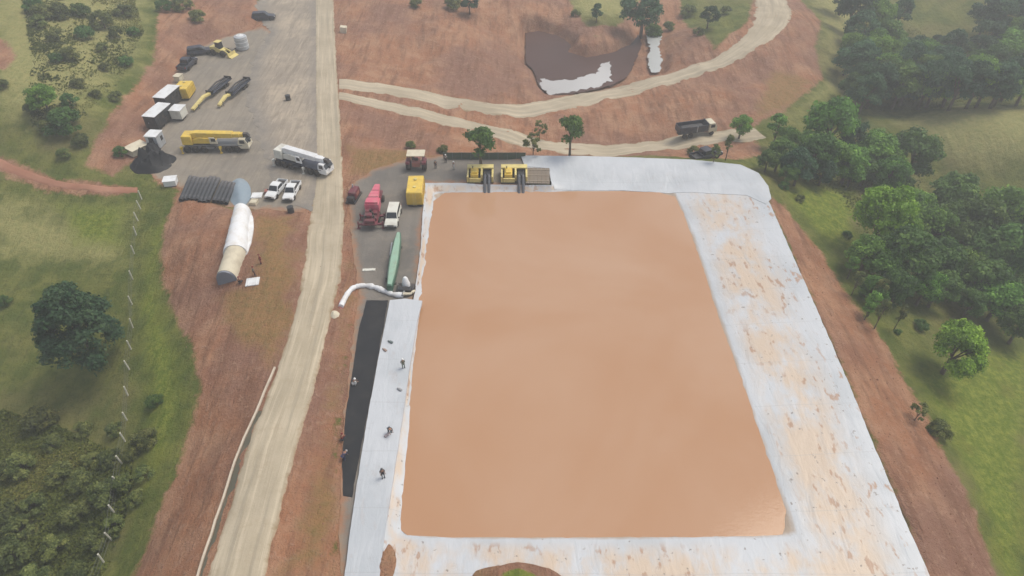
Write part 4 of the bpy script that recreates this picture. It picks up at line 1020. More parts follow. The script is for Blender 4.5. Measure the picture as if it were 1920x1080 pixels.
# --- people
skin = paint('skin', (.32, .17, .11), .6, 0, .1)
def skinned(name, pts, edges, rad, mat, parent, root=0, sub=1):
    me = bpy.data.meshes.new(name); me.from_pydata(pts, edges, []); o = link(bpy.data.objects.new(name, me))
    o.modifiers.new('skin', 'SKIN'); s = o.modifiers.new('sub', 'SUBSURF'); s.levels = sub; s.render_levels = sub
    for i, r in enumerate(rad): me.skin_vertices[0].data[i].radius = r if isinstance(r, tuple) else (r, r)
    me.skin_vertices[0].data[root].use_root = True
    dg = bpy.context.evaluated_depsgraph_get(); dg.update()
    m2 = bpy.data.meshes.new_from_object(o.evaluated_get(dg)); m2.name = name
    bpy.data.objects.remove(o); m2.materials.clear(); m2.materials.append(mat); m2.shade_smooth()
    return link(bpy.data.objects.new(name, m2), parent)
def person(label, pose, shirt, trousers, hat, u, v, deg, z=None):
    t = empty('person', (0, 0, 0), 0, label, 'person')
    if pose == 'stand':
        J = dict(pel=(0,0,.95), spi=(0,0,1.15), che=(.01,0,1.36), nek=(.01,0,1.50), hea=(.03,0,1.62), top=(.03,0,1.72),
            hl=(0,.10,.90), kl=(.03,.12,.50), al=(-.02,.13,.09), tl=(.15,.15,.04), hr=(0,-.10,.90), kr=(.04,-.12,.50), ar=(.0,-.13,.09), tr=(.17,-.15,.04),
            sl=(0,.19,1.42), el=(.0,.27,1.14), wl=(.12,.26,.90), pl=(.15,.26,.82), sr=(0,-.19,1.42), er=(.0,-.27,1.14), wr=(.14,-.25,.92), pr=(.18,-.25,.85))
    elif pose == 'bend':
        J = dict(pel=(-.10,0,.88), spi=(.06,0,1.02), che=(.26,0,1.10), nek=(.38,0,1.12), hea=(.49,0,1.09), top=(.58,0,1.06),
            hl=(-.10,.10,.83), kl=(.03,.15,.47), al=(-.08,.18,.09), tl=(.09,.20,.04), hr=(-.10,-.10,.83), kr=(.0,-.15,.47), ar=(-.14,-.18,.09), tr=(.03,-.20,.04),
            sl=(.30,.19,1.08), el=(.36,.24,.80), wl=(.44,.20,.55), pl=(.46,.18,.47), sr=(.30,-.19,1.08), er=(.38,-.24,.80), wr=(.48,-.18,.56), pr=(.50,-.16,.48))
    else:
        J = dict(pel=(-.12,0,.42), spi=(-.04,0,.60), che=(.06,0,.80), nek=(.12,0,.93), hea=(.17,0,1.05), top=(.19,0,1.15),
            hl=(-.12,.11,.40), kl=(.24,.18,.52), al=(.06,.18,.09), tl=(.22,.20,.04), hr=(-.12,-.11,.40), kr=(.26,-.18,.44), ar=(-.05,-.17,.09), tr=(.12,-.19,.04),
            sl=(.05,.19,.86), el=(.20,.25,.64), wl=(.40,.18,.50), pl=(.47,.16,.47), sr=(.05,-.19,.86), er=(.22,-.25,.64), wr=(.42,-.16,.48), pr=(.49,-.13,.45))
    rad = dict(pel=(.15,.11), spi=(.14,.10), che=(.16,.11), nek=.055, hea=(.085,.10), top=.075, hl=.085, kl=.06, al=.042, tl=.038, hr=.085, kr=.06, ar=.042, tr=.038,
        sl=.058, el=.045, wl=.030, pl=.036, sr=.058, er=.045, wr=.030, pr=.036)
    E = [('pel','spi'),('spi','che'),('che','nek'),('nek','hea'),('hea','top'),('pel','hl'),('hl','kl'),('kl','al'),('al','tl'),('pel','hr'),('hr','kr'),('kr','ar'),('ar','tr'),
         ('che','sl'),('sl','el'),('el','wl'),('wl','pl'),('che','sr'),('sr','er'),('er','wr'),('wr','pr')]
    names = list(J); pts = [J[k] for k in names]; R_ = [rad[k] for k in names]; edges = [(names.index(a), names.index(b)) for a, b in E]
    for w, e_, sgn in (('pl', 'wl', 1), ('pr', 'wr', -1)):                    # fingers and thumb
        b = Vector(J[w]); d = (b-Vector(J[e_])).normalized(); side = Vector((0, 0, 1)).cross(d); side = side.normalized() if side.length > .1 else Vector((1, 0, 0))
        for k in range(4):
            i0 = len(pts); pts += [tuple(b+d*.035+side*(k-1.5)*.019), tuple(b+d*(.085+.012*(k in (1, 2)))+side*(k-1.5)*.02+Vector((.012, 0, 0)))]; R_ += [.010, .008]
            edges += [(names.index(w), i0), (i0, i0+1)]
        i0 = len(pts); pts += [tuple(b+side*.045*sgn+d*.005), tuple(b+side*.06*sgn+d*.045)]; R_ += [.011, .009]; edges += [(names.index(w), i0), (i0, i0+1)]
    skinned('body', pts, edges, R_, skin, t)
    def part(nm, keys, edg, mul, mat):
        skinned(nm, [J[k] for k in keys], [(keys.index(a), keys.index(b)) for a, b in edg], [tuple(q*mul+.008 for q in (rad[k] if isinstance(rad[k], tuple) else (rad[k],)*2)) for k in keys], mat, t)
    part('shirt', ['pel','spi','che','sl','el','sr','er'], [('pel','spi'),('spi','che'),('che','sl'),('sl','el'),('che','sr'),('sr','er')], 1.14, shirt)
    part('trousers', ['pel','hl','kl','al','hr','kr','ar'], [('pel','hl'),('hl','kl'),('kl','al'),('pel','hr'),('hr','kr'),('kr','ar')], 1.16, trousers)
    h0 = Vector(J['hea']); d = (Vector(J['top'])-h0).normalized()
    face = MB(); fx = Vector((1, 0, 0)) if abs(d.z) > .5 else Vector((0, 0, -1))
    q = h0+fx*.095; face.box(tuple(q), (.03, .03, .04)); 
    for s in (-1, 1): face.box(tuple(h0+fx*.085+Vector((0, s*.035, 0))+d*.03), (.015, .025, .012))
    face.box(tuple(h0+fx*.08-d*.05), (.015, .05, .012)); face.build('face_features', skin, t)
    hm = MB().lathe([(.155, .0), (.155, .012), (.125, .02), (.12, .07), (.085, .12), (.02, .14)], 16).build('hard_hat', hat, t)
    hm.location = h0+d*.055; hm.rotation_euler = d.to_track_quat('Z', 'Y').to_euler()
    for k in ('l', 'r'): 
        a_ = Vector(J['a'+k]); b_ = Vector(J['t'+k]); MB().box(tuple((a_+b_)/2+Vector((-.01, 0, .0))), (.30, .11, .11), 0, (.8, .85)).build('boot', dark, t, .03)
    if z is None: x, y = hit(u, v); z = float(ground(x, y))
    else: x, y = at(u, v, z)
    t.location = (x, y, z); t.rotation_euler = (0, 0, R(deg)); t.scale = (.98,)*3
    return t
cl = lambda n, c: paint(n, c, .85, 0, .2, 2., .2)
cd1, cd2, cd3 = cl('charcoal_cloth', (.035, .038, .045)), cl('navy_cloth', (.04, .05, .11)), cl('wine_cloth', (.20, .035, .035))
cd4, cd5 = cl('pale_cloth', (.52, .52, .50)), cl('olive_cloth', (.16, .19, .15))
hw, hy = paint('white_hat', (.72, .72, .70), .4), paint('dark_hat', (.06, .065, .075), .4)
person('person standing in dark clothes alone on the lower white strip', 'stand', cd1, cd1, hy, 719, 895, -70, .385)
person('person in dark clothes bending over on the white strip', 'bend', cd1, cl('slate_trousers', (.11, .14, .16)), hy, 731, 812, -50, .385)
person('person in olive clothes standing at the seam between white strip and liner', 'stand', cd5, cd5, hw, 757, 690, 100, .385)
person('person in pale clothes crouching on the black sheet', 'crouch', cd4, cd4, hw, 665, 722, 40)
person('person in navy clothes bending at the left edge of the black sheet', 'bend', cd2, cd2, hw, 646, 862, 60)
person('person in wine red clothes crouching above the navy worker on the black sheet', 'crouch', cd3, cd1, cd3, 643, 826, 80)
person('person in wine red clothes standing on the red mound right of the white shelter', 'stand', cd3, cd3, cd3, 490, 494, 200)
person('person in dark clothes standing on the red mound just above the white panel', 'stand', cd5, cl('brown_trousers', (.10, .05, .045)), cd3, 478, 517, 30)
person('person in brown clothes crouching beside the grey end of the arched shelter', 'crouch', cl('brown_shirt', (.13, .07, .05)), cd1, cd3, 452, 531, 160)
person('person in pale shirt standing behind the fence end near the yellow pumps', 'stand', cd4, cd1, hw, 836, 305, -90)
person('person in pale clothes standing in front of the green mesh fence', 'stand', cd4, cd4, hw, 851, 318, -60)
person('person in dark clothes between the tractor and the green fence', 'stand', cd1, cd1, hy, 817, 316, -60)
# ================================================================== VEGETATION
def leaf_mat(name, a, b, c):
    m, nt, bs = newmat(name); k = NT(nt)
    t = k.attr('tint'); oi = k.new('ShaderNodeObjectInfo').outputs['Random']
    cc = k.mix(k.ramp(t, .15, .6), a, b); cc = k.mix(k.ramp(t, .62, .98), cc, c)
    h = k.new('ShaderNodeHueSaturation'); k.link(cc, h.inputs['Color'])
    k.link(k.math('ADD', k.math('MULTIPLY', oi, .03), .475), h.inputs['Hue'])
    k.link(k.math('ADD', k.math('MULTIPLY', k.math('FRACT', k.math('MULTIPLY', oi, 7.3)), .5), .75), h.inputs['Value'])
    k.link(h.outputs[0], bs.inputs['Base Color']); bs.inputs['Roughness'].default_value = .6; bs.inputs['Specular IOR Level'].default_value = .25
    tr = k.new('ShaderNodeBsdfTranslucent'); k.link(h.outputs[0], tr.inputs[0]); ms = k.new('ShaderNodeMixShader'); ms.inputs[0].default_value = .35
    out = [n for n in nt.nodes if n.type == 'OUTPUT_MATERIAL'][0]
    k.link(bs.outputs[0], ms.inputs[1]); k.link(tr.outputs[0], ms.inputs[2]); k.link(ms.outputs[0], out.inputs[0])
    return m
LM = {'dark': leaf_mat('leaf_dark', (0.0514, 0.1177, 0.0314), (0.0924, 0.1943, 0.0430), (0.1796, 0.3089, 0.0587)),
      'mid': leaf_mat('leaf_mid', (0.0820, 0.1881, 0.0325), (0.1586, 0.3350, 0.0511), (0.3008, 0.5298, 0.0837)),
      'bright': leaf_mat('leaf_bright', (0.1139, 0.2152, 0.0252), (0.2531, 0.4302, 0.0456), (0.4809, 0.6835, 0.0886)),
      'scrub': leaf_mat('leaf_scrub', (0.0898, 0.1251, 0.0378), (0.1849, 0.2228, 0.0641), (0.3302, 0.3397, 0.1038)),
      'blue': leaf_mat('leaf_blue', (0.0344, 0.0933, 0.0472), (0.0650, 0.1466, 0.0691), (0.1147, 0.2221, 0.0872))}
bark = paint('bark', (.13, .10, .075), .9, 0, .5, 2., .2)
def leaf_cloud(name, clumps, nleaf, size, mat, seed, droop=0.):
    g = np.random.default_rng(seed); C = np.array([c[:3] for c in clumps]); Rr = np.array([c[3] for c in clumps])
    w = Rr**2; ci = g.choice(len(C), nleaf, p=w/w.sum())
    d = g.normal(size=(nleaf, 3)); d /= np.linalg.norm(d, axis=1)[:, None]; d[:, 2] = np.where(d[:, 2] < -.35, -d[:, 2]*.7, d[:, 2])
    rr = Rr[ci]*g.uniform(.45, 1.12, nleaf)
    P = C[ci]+d*rr[:, None]*np.array((1, 1, .85)); P[:, 2] -= droop*g.uniform(0, 1, nleaf)**2*Rr[ci]
    nrm = d+g.normal(size=(nleaf, 3))*.65+np.array((0, 0, .35)); nrm /= np.linalg.norm(nrm, axis=1)[:, None]
    a = np.cross(nrm, g.normal(size=(nleaf, 3))); a /= np.linalg.norm(a, axis=1)[:, None]; b = np.cross(nrm, a)
    s = size*g.uniform(.55, 1.35, nleaf)[:, None]; a *= s; b *= s*.62
    V = np.stack([P-a, P-a*.1+b+nrm*s*.12, P+a, P-a*.1-b+nrm*s*.12], 1).reshape(-1, 3)
    me = bpy.data.meshes.new(name); me.vertices.add(len(V)); me.vertices.foreach_set('co', V.astype(np.float32).ravel())
    me.loops.add(len(V)); me.loops.foreach_set('vertex_index', np.arange(len(V), dtype=np.int32))
    me.polygons.add(nleaf); me.polygons.foreach_set('loop_start', np.arange(0, len(V), 4, dtype=np.int32)); me.update(calc_edges=True)
    ct = g.uniform(0, 1, len(C)); t = np.clip(ct[ci]*.62+g.uniform(0, 1, nleaf)*.32, 0, 1)
    at_ = me.attributes.new('tint', 'FLOAT', 'POINT'); at_.data.foreach_set('value', np.repeat(t, 4).astype(np.float32))
    me.materials.append(mat); return me
def crown_clumps(seed, n, rx, rz, zc, r0, r1, shell=.55, cone=0.):
    g = np.random.default_rng(seed); out = []
    lob = [(g.uniform(0, 2*PI), g.uniform(.72 if not cone else .9, 1.15)) for _ in range(5)]
    for i in range(n):
        d = g.normal(size=3); d /= np.linalg.norm(d); d[2] = d[2] if d[2] > -.55 else -d[2]
        k = g.uniform(shell, 1.)**.6; a = math.atan2(d[1], d[0]); am = 1.
        for la, lv in lob:
            am += (lv-1)*max(0, math.cos(a-la))**2
        am *= 1-cone*(d[2]*.5+.5)
        out.append((d[0]*rx*k*am, d[1]*rx*k*am, zc+d[2]*rz*k*(1+.15*(am-1)), g.uniform(r0, r1)))
    return out
def trunk_mesh(name, clumps, r, zc, seed, low=0.):
    g = np.random.default_rng(seed); m = MB()
    m.tube([(0, 0, -.25), (.01, 0, zc*.35), (.03, .02, zc*.75), (.02, .03, zc*1.05)], [r*1.25, r*.9, r*.6, r*.25], 8)
    for c in [clumps[i] for i in g.choice(len(clumps), min(9, len(clumps)), False)]:
        z0 = zc*g.uniform(.4, .8); m.tube([(.02, .01, z0), (c[0]*.45, c[1]*.45, (z0+c[2])/2+.04), (c[0]*.95, c[1]*.95, c[2])], [r*.42, r*.26, r*.08], 6)
    return m
PROTO = {}
def proto(key, mat, nclump, rx, rz, zc, r0, r1, nleaf, size, seed, tr, shell=.55, droop=0., cone=0.):
    cl_ = crown_clumps(seed, nclump, rx, rz, zc, r0, r1, shell, cone)
    cm = leaf_cloud('crown', cl_, nleaf, size, mat, seed, droop); tm = trunk_mesh('trunk', cl_, tr, zc, seed)
    me = bpy.data.meshes.new('trunk'); me.from_pydata(tm.v, [], tm.f); me.materials.append(bark); me.shade_smooth()
    PROTO[key] = (cm, me, zc, rx, zc+rz)
# unit: crown about 2 wide
for i in range(3):
    proto('dark%d' % i, LM['dark'], 46, .80, .78, 1.2, .18, .34, 7000, .058, 100+i, .075)
    proto('mid%d' % i, LM['mid'], 46, .80, .72, 1.15, .18, .34, 7000, .058, 120+i, .075)
    proto('blue%d' % i, LM['blue'], 40, .80, .90, 1.25, .18, .34, 6000, .062, 140+i, .075)
    proto('bush%d' % i, LM['scrub'], 24, .78, .48, .42, .16, .32, 3000, .068, 160+i, .05)
    proto('gbush%d' % i, LM['dark'], 26, .78, .55, .45, .16, .32, 3200, .066, 180+i, .05)
proto('bright0', LM['bright'], 60, .82, .72, 1.05, .16, .28, 15000, .040, 200, .07)
proto('bright1', LM['bright'], 52, .80, .80, 1.2, .16, .30, 13000, .044, 201, .075)
proto('big', LM['blue'], 130, 1.0, 1.25, 1.15, .12, .22, 24000, .036, 214, .06, .4, .6, .62)
proto('tall0', LM['mid'], 34, .70, 1.5, 2.3, .22, .40, 2600, .09, 220, .08)
proto('tall1', LM['scrub'], 24, .62, 1.6, 2.6, .20, .38, 1500, .10, 221, .07)
proto('sparse', LM['scrub'], 22, .85, 1.0, 1.3, .12, .24, 900, .09, 222, .045)
proto('gum', LM['dark'], 30, .75, .75, 2.0, .22, .38, 3200, .08, 223, .09)
def plant(key, u, v, wpx, name, label, cat, group=None, ztop=False):
    cm, tm, zc, rx, ht = PROTO[key]; x, y = hit(u, v)
    for _ in range(6):                        # base of the plant whose crown centre is seen at (u, v)
        z = float(ground(x, y)); s = scale_at(x, y, z+2); k = wpx/s/2/.98
        d = ray(u, v); zz = z+zc*k; t = (zz-CH)/d[2]; x, y = float(d[0]*t), float(d[1]*t)
    z = float(ground(x, y))
    t = empty(name, (x, y, z-.05), rnd.uniform(0, 6.28), label, cat, group); t.scale = (k*rnd.uniform(.92, 1.08), k*rnd.uniform(.92, 1.08), k*rnd.uniform(.92, 1.08))
    link(bpy.data.objects.new('trunk', tm), t); link(bpy.data.objects.new('crown', cm), t)
    return t
T = lambda *a, **k: plant(*a, **k)
# singled-out trees
T('bright0', 1793, 658, 116, 'broadleaf_tree', 'bright green round tree standing alone on the right hand meadow', 'tree')
T('big', 142, 612, 178, 'broadleaf_tree', 'wide dark blue green tree with drooping branches, largest on the left slope', 'tree')
T('gum', 900, 260, 66, 'broadleaf_tree', 'dark dense tree rising behind the left yellow pump', 'tree')
T('gum', 1071, 249, 56, 'broadleaf_tree', 'round crowned tree on two bare stems behind the white rim membrane', 'tree')
T('mid1', 1391, 236, 46, 'broadleaf_tree', 'small round green tree right of the dump truck', 'tree')
T('tall1', 1366, 276, 24, 'slender_tree', 'thin pale stemmed tree just behind the corner of the white rim', 'tree')
T('tall1', 1342, 284, 22, 'slender_tree', 'slender olive tree beside the half hidden blue pickup', 'tree')
T('sparse', 1012, 240, 34, 'sparse_tree', 'almost bare little tree between the two lower tracks', 'tree')
T('sparse', 1000, 274, 44, 'scrub_bush', 'sparse brown scrub right of the dark dense tree', 'bush')
T('bush1', 1302, 284, 34, 'scrub_bush', 'green bush left of the half hidden blue pickup', 'bush')
T('bush2', 830, 280, 30, 'scrub_bush', 'low olive bush behind the tractor', 'bush')
T('bush0', 770, 272, 26, 'scrub_bush', 'low yellowish bush on the bank left of the dark dense tree', 'bush')
T('tall0', 1459, 238, 40, 'slender_tree', 'narrow dark tree at the left end of the forest edge', 'tree')
T('bright1', 1655, 412, 128, 'broadleaf_tree', 'large bright green tree at the left front of the right hand forest', 'tree')
T('dark1', 1718, 290, 96, 'broadleaf_tree', 'dark rounded tree standing in front of the yellow grass hill', 'tree')
T('mid2', 1560, 240, 122, 'broadleaf_tree', 'big green tree at the back left of the forest, above the small meadow', 'tree')
T('mid0', 1645, 282, 88, 'broadleaf_tree', 'olive green tree between the big back tree and the dark rounded one', 'tree')
T('blue0', 1208, 18, 84, 'broadleaf_tree', 'hazy dark tree at the head of the pond', 'tree')
T('gbush1', 1225, 60, 40, 'scrub_bush', 'dark bush between the hazy tree and the pale pool', 'bush')
# forest
G1 = ('dark leafy tree in the near right hand forest', 'near forest trees on the right')
for i, (u, v, w) in enumerate([(1695,480,112),(1628,474,84),(1762,486,110),(1742,430,92),(1792,372,104),(1832,424,112),(1885,402,112),(1905,482,120),(1876,560,96),(1842,536,92),(1915,610,80),
        (1735,540,76),(1685,540,70),(1803,500,98),(1856,480,104),(1770,420,90),(1715,390,84),(1930,540,90),(1660,500,80),(1800,455,90),(1945,440,110),(1700,440,80),(1760,540,80),(1640,540,60),(1820,570,60)]):
    T(['dark0', 'mid1', 'dark2', 'mid0', 'dark1'][i % 5], u, v, w, 'forest_tree', G1[0], 'tree', G1[1])
G2 = ('green tree in the row behind the small meadow and the basin corner', 'trees behind the small meadow')
for i, (u, v, w) in enumerate([(1530,292,82),(1592,306,80),(1500,312,66),(1462,290,60),(1560,300,76),(1625,318,60),(1670,330,76),(1600,262,70),(1440,300,44),(1475,262,50),(1690,350,60),(1515,275,66),(1545,318,56),(1600,320,60),(1620,290,66),(1480,325,44),(1665,310,70)]):
    T(['dark2', 'mid0', 'blue1', 'dark0', 'mid2'][i % 5], u, v, w, 'forest_tree', G2[0], 'tree', G2[1])
G3 = ('hazy tree in the far forest behind the yellow grass hill', 'far forest trees behind the grass hill')
far = [(1612,122,76),(1650,112,80),(1700,132,80),(1742,142,80),(1790,152,80),(1832,142,76),(1880,162,84),(1912,122,80),(1642,162,80),(1690,172,80),(1740,182,76),(1785,186,76),(1832,186,76),(1882,190,76),(1622,62,72),(1662,74,70),
       (1602,22,70),(1648,32,70),(1852,82,76),(1893,92,80),(1902,50,70),(1862,124,80),(1716,100,60),(1918,20,66),(1845,52,60),(1670,140,80),(1625,195,66),(1600,170,50),(1770,128,74),(1925,175,70),(1935,90,70),(1600,90,60),(1690,30,50),(1815,110,50),(1760,90,36),(1930,-5,60),(1585,-5,60),(1735,112,70),(1780,100,64),(1690,108,66),(1900,150,80),(1850,168,80),(1800,170,80),(1755,168,76),(1705,160,76),(1660,150,70),(1622,150,64),(1640,90,60),(1870,60,60),(1910,80,60),(1630,130,60),(1612,200,56),(1590,120,44)]
for i, (u, v, w) in enumerate(far):
    T(['blue0', 'mid0', 'blue1', 'dark0', 'blue2', 'mid2'][i % 6], u, min(v, 166 if u > 1670 else 180)-6, w, 'forest_tree', G3[0], 'tree', G3[1])
# shrubs on the right
G4 = ('slender shrub on the bank between the red slope and the forest', 'shrubs below the near forest')
for i, (u, v, w) in enumerate([(1598,500,26),(1608,528,26),(1622,552,28),(1640,566,32),(1655,584,34),(1675,566,30),(1612,470,24),(1690,592,28),(1590,440,22),(1630,580,24),(1650,545,30)]):
    T(['tall0', 'tall1', 'gbush2'][i % 3], u, v, w, 'shrub', G4[0], 'shrub', G4[1])
T('gbush0', 1728, 610, 34, 'scrub_bush', 'dark round bush left of the lone bright tree', 'bush')
T('gbush1', 1684, 622, 18, 'scrub_bush', 'tiny dark bush at the top of the red slope', 'bush')
T('bush0', 1760, 806, 54, 'scrub_bush', 'grey scrub bush at the foot of the red slope below the lone tree', 'bush')
T('sparse', 1725, 772, 40, 'scrub_bush', 'thin dark bush above the grey scrub bush on the red slope edge', 'bush')
T('gbush2', 1470, 348, 26, 'scrub_bush', 'small bush on the meadow just outside the rounded basin corner', 'bush')
T('bush2', 1500, 372, 22, 'scrub_bush', 'low bush right of the rounded basin corner', 'bush')
# left side
G5 = ('dark bush in the scrub on the lower left slope', 'bushes on the lower left slope')
for i, (u, v, w) in enumerate([(75,785,78),(42,872,70),(155,805,44),(214,806,42),(272,822,56),(248,846,44),(16,960,72),(22,1040,80),(64,945,60),(112,884,56),(192,922,74),(142,962,66),(232,906,50),(102,1022,70),(180,1016,60),(268,890,46),(60,1085,80),(140,1080,70),(16,880,60),(100,830,44),(150,900,60),(205,860,50),(255,935,40),(215,980,46),(30,990,70),(170,860,40)]):
    T(['bush0', 'bush1', 'bush2'][i % 3], u, v, w, 'scrub_bush', G5[0], 'bush', G5[1])
T('gbush1', 290, 752, 38, 'scrub_bush', 'dark upright bush alone on the grass right of the white post fence', 'bush')
T('gbush0', 10, 566, 30, 'scrub_bush', 'small dark bush at the left edge beside the wide blue green tree', 'bush')
T('gbush2', 122, 232, 74, 'scrub_bush', 'largest dark green thicket above the left dirt track', 'bush')
T('mid0', 84, 192, 58, 'scrub_bush', 'bright green thicket up left of the largest dark thicket', 'bush')
T('gbush0', 226, 286, 32, 'scrub_bush', 'low dark bush on the red bank beside the beige box', 'bush')
T('bush0', 120, 288, 36, 'scrub_bush', 'grey brown bush on the verge of the left dirt track', 'bush')
G6 = ('hazy bush scattered on the upper left hillside', 'bushes on the upper left hillside')
for i, (u, v, w) in enumerate([(132,102,44),(192,40,56),(158,62,44),(102,66,40),(236,116,30),(216,62,36),(80,22,50),(146,156,34),(190,88,30),(60,14,40),(110,22,50),(150,20,40),(180,176,26),(216,180,30),(60,205,36),(100,215,40),(130,190,40),(150,262,40),(104,110,30),(196,126,26),(4,158,30),(340,10,44),(370,30,40),(310,12,36),(230,22,40),(250,60,26),(85,240,40),(70,40,40)]):
    T(['bush0', 'bush1', 'gbush0', 'bush2', 'gbush1', 'bush1', 'bush0'][i % 7], u, v, w, 'scrub_bush', G6[0], 'bush', G6[1])
G7 = ('hazy bush on the hill beyond the pond', 'bushes beyond the pond')
for i, (u, v, w) in enumerate([(850,8,40),(880,4,36),(780,6,30),(1290,20,40),(1330,30,36),(1310,60,28),(1255,50,30),(1120,20,30),(1080,25,24),(1360,20,30)]):
    T(['bush0', 'blue1', 'bush2'][i % 3], u, v, w, 'scrub_bush', G7[0], 'bush', G7[1])
# ground cover: weeds and long grass tufts nobody could count
def cover(name, areas, n, hmin, hmax, mat, seed, excl=()):
    g = np.random.default_rng(seed); pts = []
    for a, share in areas:
        P = np.array(gpoly(a)); lo, hi = P.min(0), P.max(0); got = 0; want = int(n*share)
        x = g.uniform(lo[0], hi[0], want*6); y = g.uniform(lo[1], hi[1], want*6)
        ok = (sdist(x, y, P) > 0) & (fbm(x*.12, y*.12, seed, 3)+.5*fbm(x*.5, y*.5, seed+4, 2) > g.uniform(-.35, .35, x.size))
        for e in excl: ok &= sdist(x, y, e) < -.5
        pts.append(np.stack([x[ok], y[ok]], 1)[:want])
    P = np.vstack(pts); m = len(P); z = ground(P[:, 0], P[:, 1])
    h = g.uniform(hmin, hmax, m)*(.6+.8*vnoise(P[:, 0]*.25, P[:, 1]*.25, 5)); V = []; tint = []
    base = np.stack([P[:, 0], P[:, 1], z], 1); tb = vnoise(P[:, 0]*.18, P[:, 1]*.18, 77)
    for q in range(5):
        a = g.uniform(0, 2*PI, m); tilt = g.uniform(.25, 1.1, m); d = np.stack([np.cos(a)*np.sin(tilt), np.sin(a)*np.sin(tilt), np.cos(tilt)], 1)
        s = np.stack([-np.sin(a), np.cos(a), 0*a], 1)*(h*g.uniform(.16, .32, m))[:, None]
        L = h*g.uniform(.7, 1.2, m); b0 = base-np.array((0, 0, .03))
        V.append(np.stack([b0-s*.4, b0+s*.4, b0+d*L[:, None]*.6+s, b0+d*L[:, None]*.6-s], 1)); tint.append(np.clip(tb*.7+g.uniform(0, .45, m), 0, 1))
    V = np.concatenate(V).reshape(-1, 3); tint = np.concatenate(tint)
    me = bpy.data.meshes.new(name); me.vertices.add(len(V)); me.vertices.foreach_set('co', V.astype(np.float32).ravel())
    me.loops.add(len(V)); me.loops.foreach_set('vertex_index', np.arange(len(V), dtype=np.int32))
    k = len(V)//4; me.polygons.add(k); me.polygons.foreach_set('loop_start', np.arange(0, len(V), 4, dtype=np.int32)); me.update(calc_edges=True)
    a_ = me.attributes.new('tint', 'FLOAT', 'POINT'); a_.data.foreach_set('value', np.repeat(tint, 4).astype(np.float32))
    me.materials.append(mat); o = link(bpy.data.objects.new(name, me)); o['kind'] = 'stuff'; return o
grass_a = leaf_mat('grass_blades', (0.1488, 0.1663, 0.0350), (0.2712, 0.2625, 0.0630), (0.4375, 0.3762, 0.1225))
grass_b = leaf_mat('grass_green', (0.1313, 0.2013, 0.0210), (0.2450, 0.3150, 0.0350), (0.3762, 0.3937, 0.0700))
weeds = leaf_mat('weeds', (0.0678, 0.0961, 0.0213), (0.1397, 0.1672, 0.0334), (0.2594, 0.2508, 0.0684))
cover('undergrowth', [([(-20,760),(110,800),(250,860),(240,950),(190,1090),(-40,1090)], .75), ([(1600,420),(1700,560),(1920,640),(1920,330),(1690,330),(1560,320),(1450,290)], .2), ([(1600,10),(1660,40),(1920,100),(1920,200),(1640,210),(1600,120)], .15), ([(40,-10),(250,-10),(270,60),(240,130),(180,210),(140,270),(60,240),(60,120)], .3)], 22000, .22, .6, weeds, 7, soil_polys)
# earth mounds on the near rim
def mound(name, label, u, v, rx, ry, h, mats, seed):
    x0, y0 = at(u, v, .3); n, m = 36, 12; vs = []; fs = []
    for i in range(m+1):
        for j in range(n):
            a = 2*PI*j/n; r = i/m; w = 1+.22*float(fbm(np.array(math.cos(a)*1.5), np.array(math.sin(a)*1.5), seed, 3))
            px, py = r*math.cos(a)*rx*w, r*math.sin(a)*ry*w
            vs.append((px, py, h*(1-r*r)**1.1*(1+.5*float(fbm(np.array(px*.7), np.array(py*.7), seed+3, 4)))-(.5 if i == m else 0)))
    for i in range(m):
        for j in range(n): fs.append((i*n+j, (i+1)*n+j, (i+1)*n+(j+1) % n, i*n+(j+1) % n))
    o = mesh_obj(name, vs, fs, mats); o.data.shade_smooth(); o.location = (x0, y0, .15)
    return o
gm = terrain.data.materials[0]
o = mound('earth_mound', '', 970, 1098, 5.2, 2.4, 1.0, gm, 3); tag(o, 'mound of red earth topped with grass on the near rim of the basin', 'earth mound')
xs = np.array([v.co.x for v in o.data.vertices]); ys = np.array([v.co.y for v in o.data.vertices])
add_attr(o, 'soil', np.clip(.9-2.2*np.exp(-((xs-.2)**2/3.5+(ys-.2)**2/1.6)), -1, 1)); add_attr(o, 'lush', np.full(len(xs), .6))
o = mound('earth_mound', '', 723, 1060, 1.0, 2.2, .4, gm, 5); tag(o, 'small heap of brown earth at the lower end of the white strip', 'earth mound'); add_attr(o, 'soil', np.full(len(o.data.vertices), 1.))
# stones and clods on the bare ground
def clods(name, areas, n, smin, smax, mat, seed):
    g = np.random.default_rng(seed); m = MB()
    for a, share in areas:
        P = np.array(gpoly(a)); lo, hi = P.min(0), P.max(0); k = int(n*share); x = g.uniform(lo[0], hi[0], k*3); y = g.uniform(lo[1], hi[1], k*3); ok = np.where(sdist(x, y, P) > 0)[0][:k]
        for i in ok:
            s = g.uniform(smin, smax)*g.uniform(.5, 1.); z = float(ground(x[i], y[i])); q = [(s*g.uniform(.6, 1.2)) for _ in range(6)]
            m.add([(x[i]+q[0], y[i], z), (x[i], y[i]+q[1], z), (x[i]-q[2], y[i], z), (x[i], y[i]-q[3], z), (x[i], y[i], z+q[4]*.8)], [(0, 1, 4), (1, 2, 4), (2, 3, 4), (3, 0, 4)])
    o = m.build(name, mat, None, 0, 2, 20); o['kind'] = 'stuff'
earth = paint('earth_clods', (.25, .125, .08), .95, 0, .5, .3, .2, (.40, .22, .14))
clods('earth_clods', [(SOIL[2][:7]+[(640,800),(600,1080),(260,1080),(345,850),(370,740),(330,590),(305,500)], .45), ([(1445,385),(1540,470),(1665,650),(1745,790),(1830,960),(1870,1080),(1745,1080),(1600,700)], .3), ([(650,200),(1000,280),(1350,200),(1450,120),(1540,150),(1420,250),(1000,290),(650,280)], .25)], 1500, .06, .2, earth, 21)
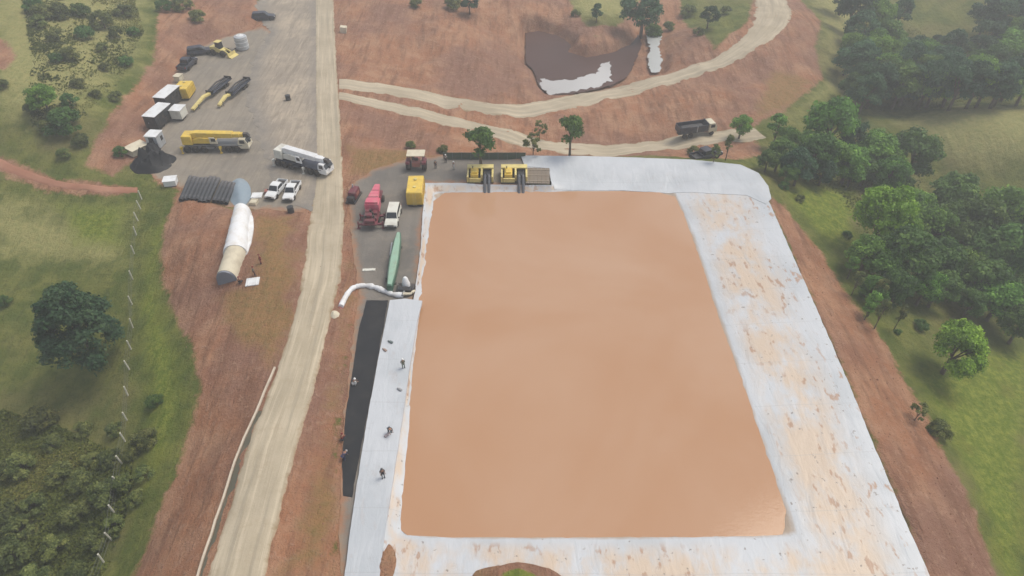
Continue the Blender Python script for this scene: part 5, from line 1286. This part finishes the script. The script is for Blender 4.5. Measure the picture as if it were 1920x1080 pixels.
# ================================================================== LIGHT AND AIR
world = bpy.data.worlds.new('World'); scene.world = world; world.use_nodes = True
nt = world.node_tree; bg = nt.nodes['Background']
sky = nt.nodes.new('ShaderNodeTexSky'); sky.sky_type = 'NISHITA'; sky.sun_disc = False
SUN_EL, SUN_AZ = R(60), R(62)             # azimuth clockwise from +Y
sky.sun_elevation = SUN_EL; sky.sun_rotation = SUN_AZ; sky.altitude = 800; sky.air_density = 1.0; sky.dust_density = 4.0; sky.ozone_density = 1.0
hs = nt.nodes.new('ShaderNodeHueSaturation'); hs.inputs['Saturation'].default_value = .45; nt.links.new(sky.outputs[0], hs.inputs['Color']); nt.links.new(hs.outputs[0], bg.inputs[0]); bg.inputs[1].default_value = .135
sd = bpy.data.lights.new('sun', 'SUN'); sd.energy = 1.7; sd.angle = R(30); sd.color = (1., .92, .78)
sun = bpy.data.objects.new('sun', sd); col.objects.link(sun)
dirv = Vector((math.sin(SUN_AZ)*math.cos(SUN_EL), math.cos(SUN_AZ)*math.cos(SUN_EL), math.sin(SUN_EL)))
sun.rotation_euler = dirv.to_track_quat('Z', 'Y').to_euler()
HAZE = 0.0013
if HAZE:
    hb = MB(); X = float(max(abs(GX[0]), GX[-1]))+5; Yv = float(max(abs(GY[0]), GY[-1]))+5
    zlo = float(GZ.min())-1.0; zhi = CH+2.0
    hb.box((0, 0, (zlo+zhi)/2), (2*X, 2*Yv, zhi-zlo))
    m = bpy.data.materials.new('haze_air'); m.use_nodes = True; q = m.node_tree; q.nodes.clear()
    o_ = q.nodes.new('ShaderNodeOutputMaterial'); v_ = q.nodes.new('ShaderNodeVolumePrincipled')
    v_.inputs['Color'].default_value = (.94, .94, .92, 1); v_.inputs['Density'].default_value = HAZE; v_.inputs['Anisotropy'].default_value = .2
    q.links.new(v_.outputs[0], o_.inputs['Volume'])
    hz = hb.build('haze', m, ang=0); hz['kind'] = 'stuff'
vs = scene.view_settings; vs.view_transform = 'Standard'; vs.look = 'None'; vs.exposure = .5; vs.gamma = 1; vs.use_curve_mapping = False
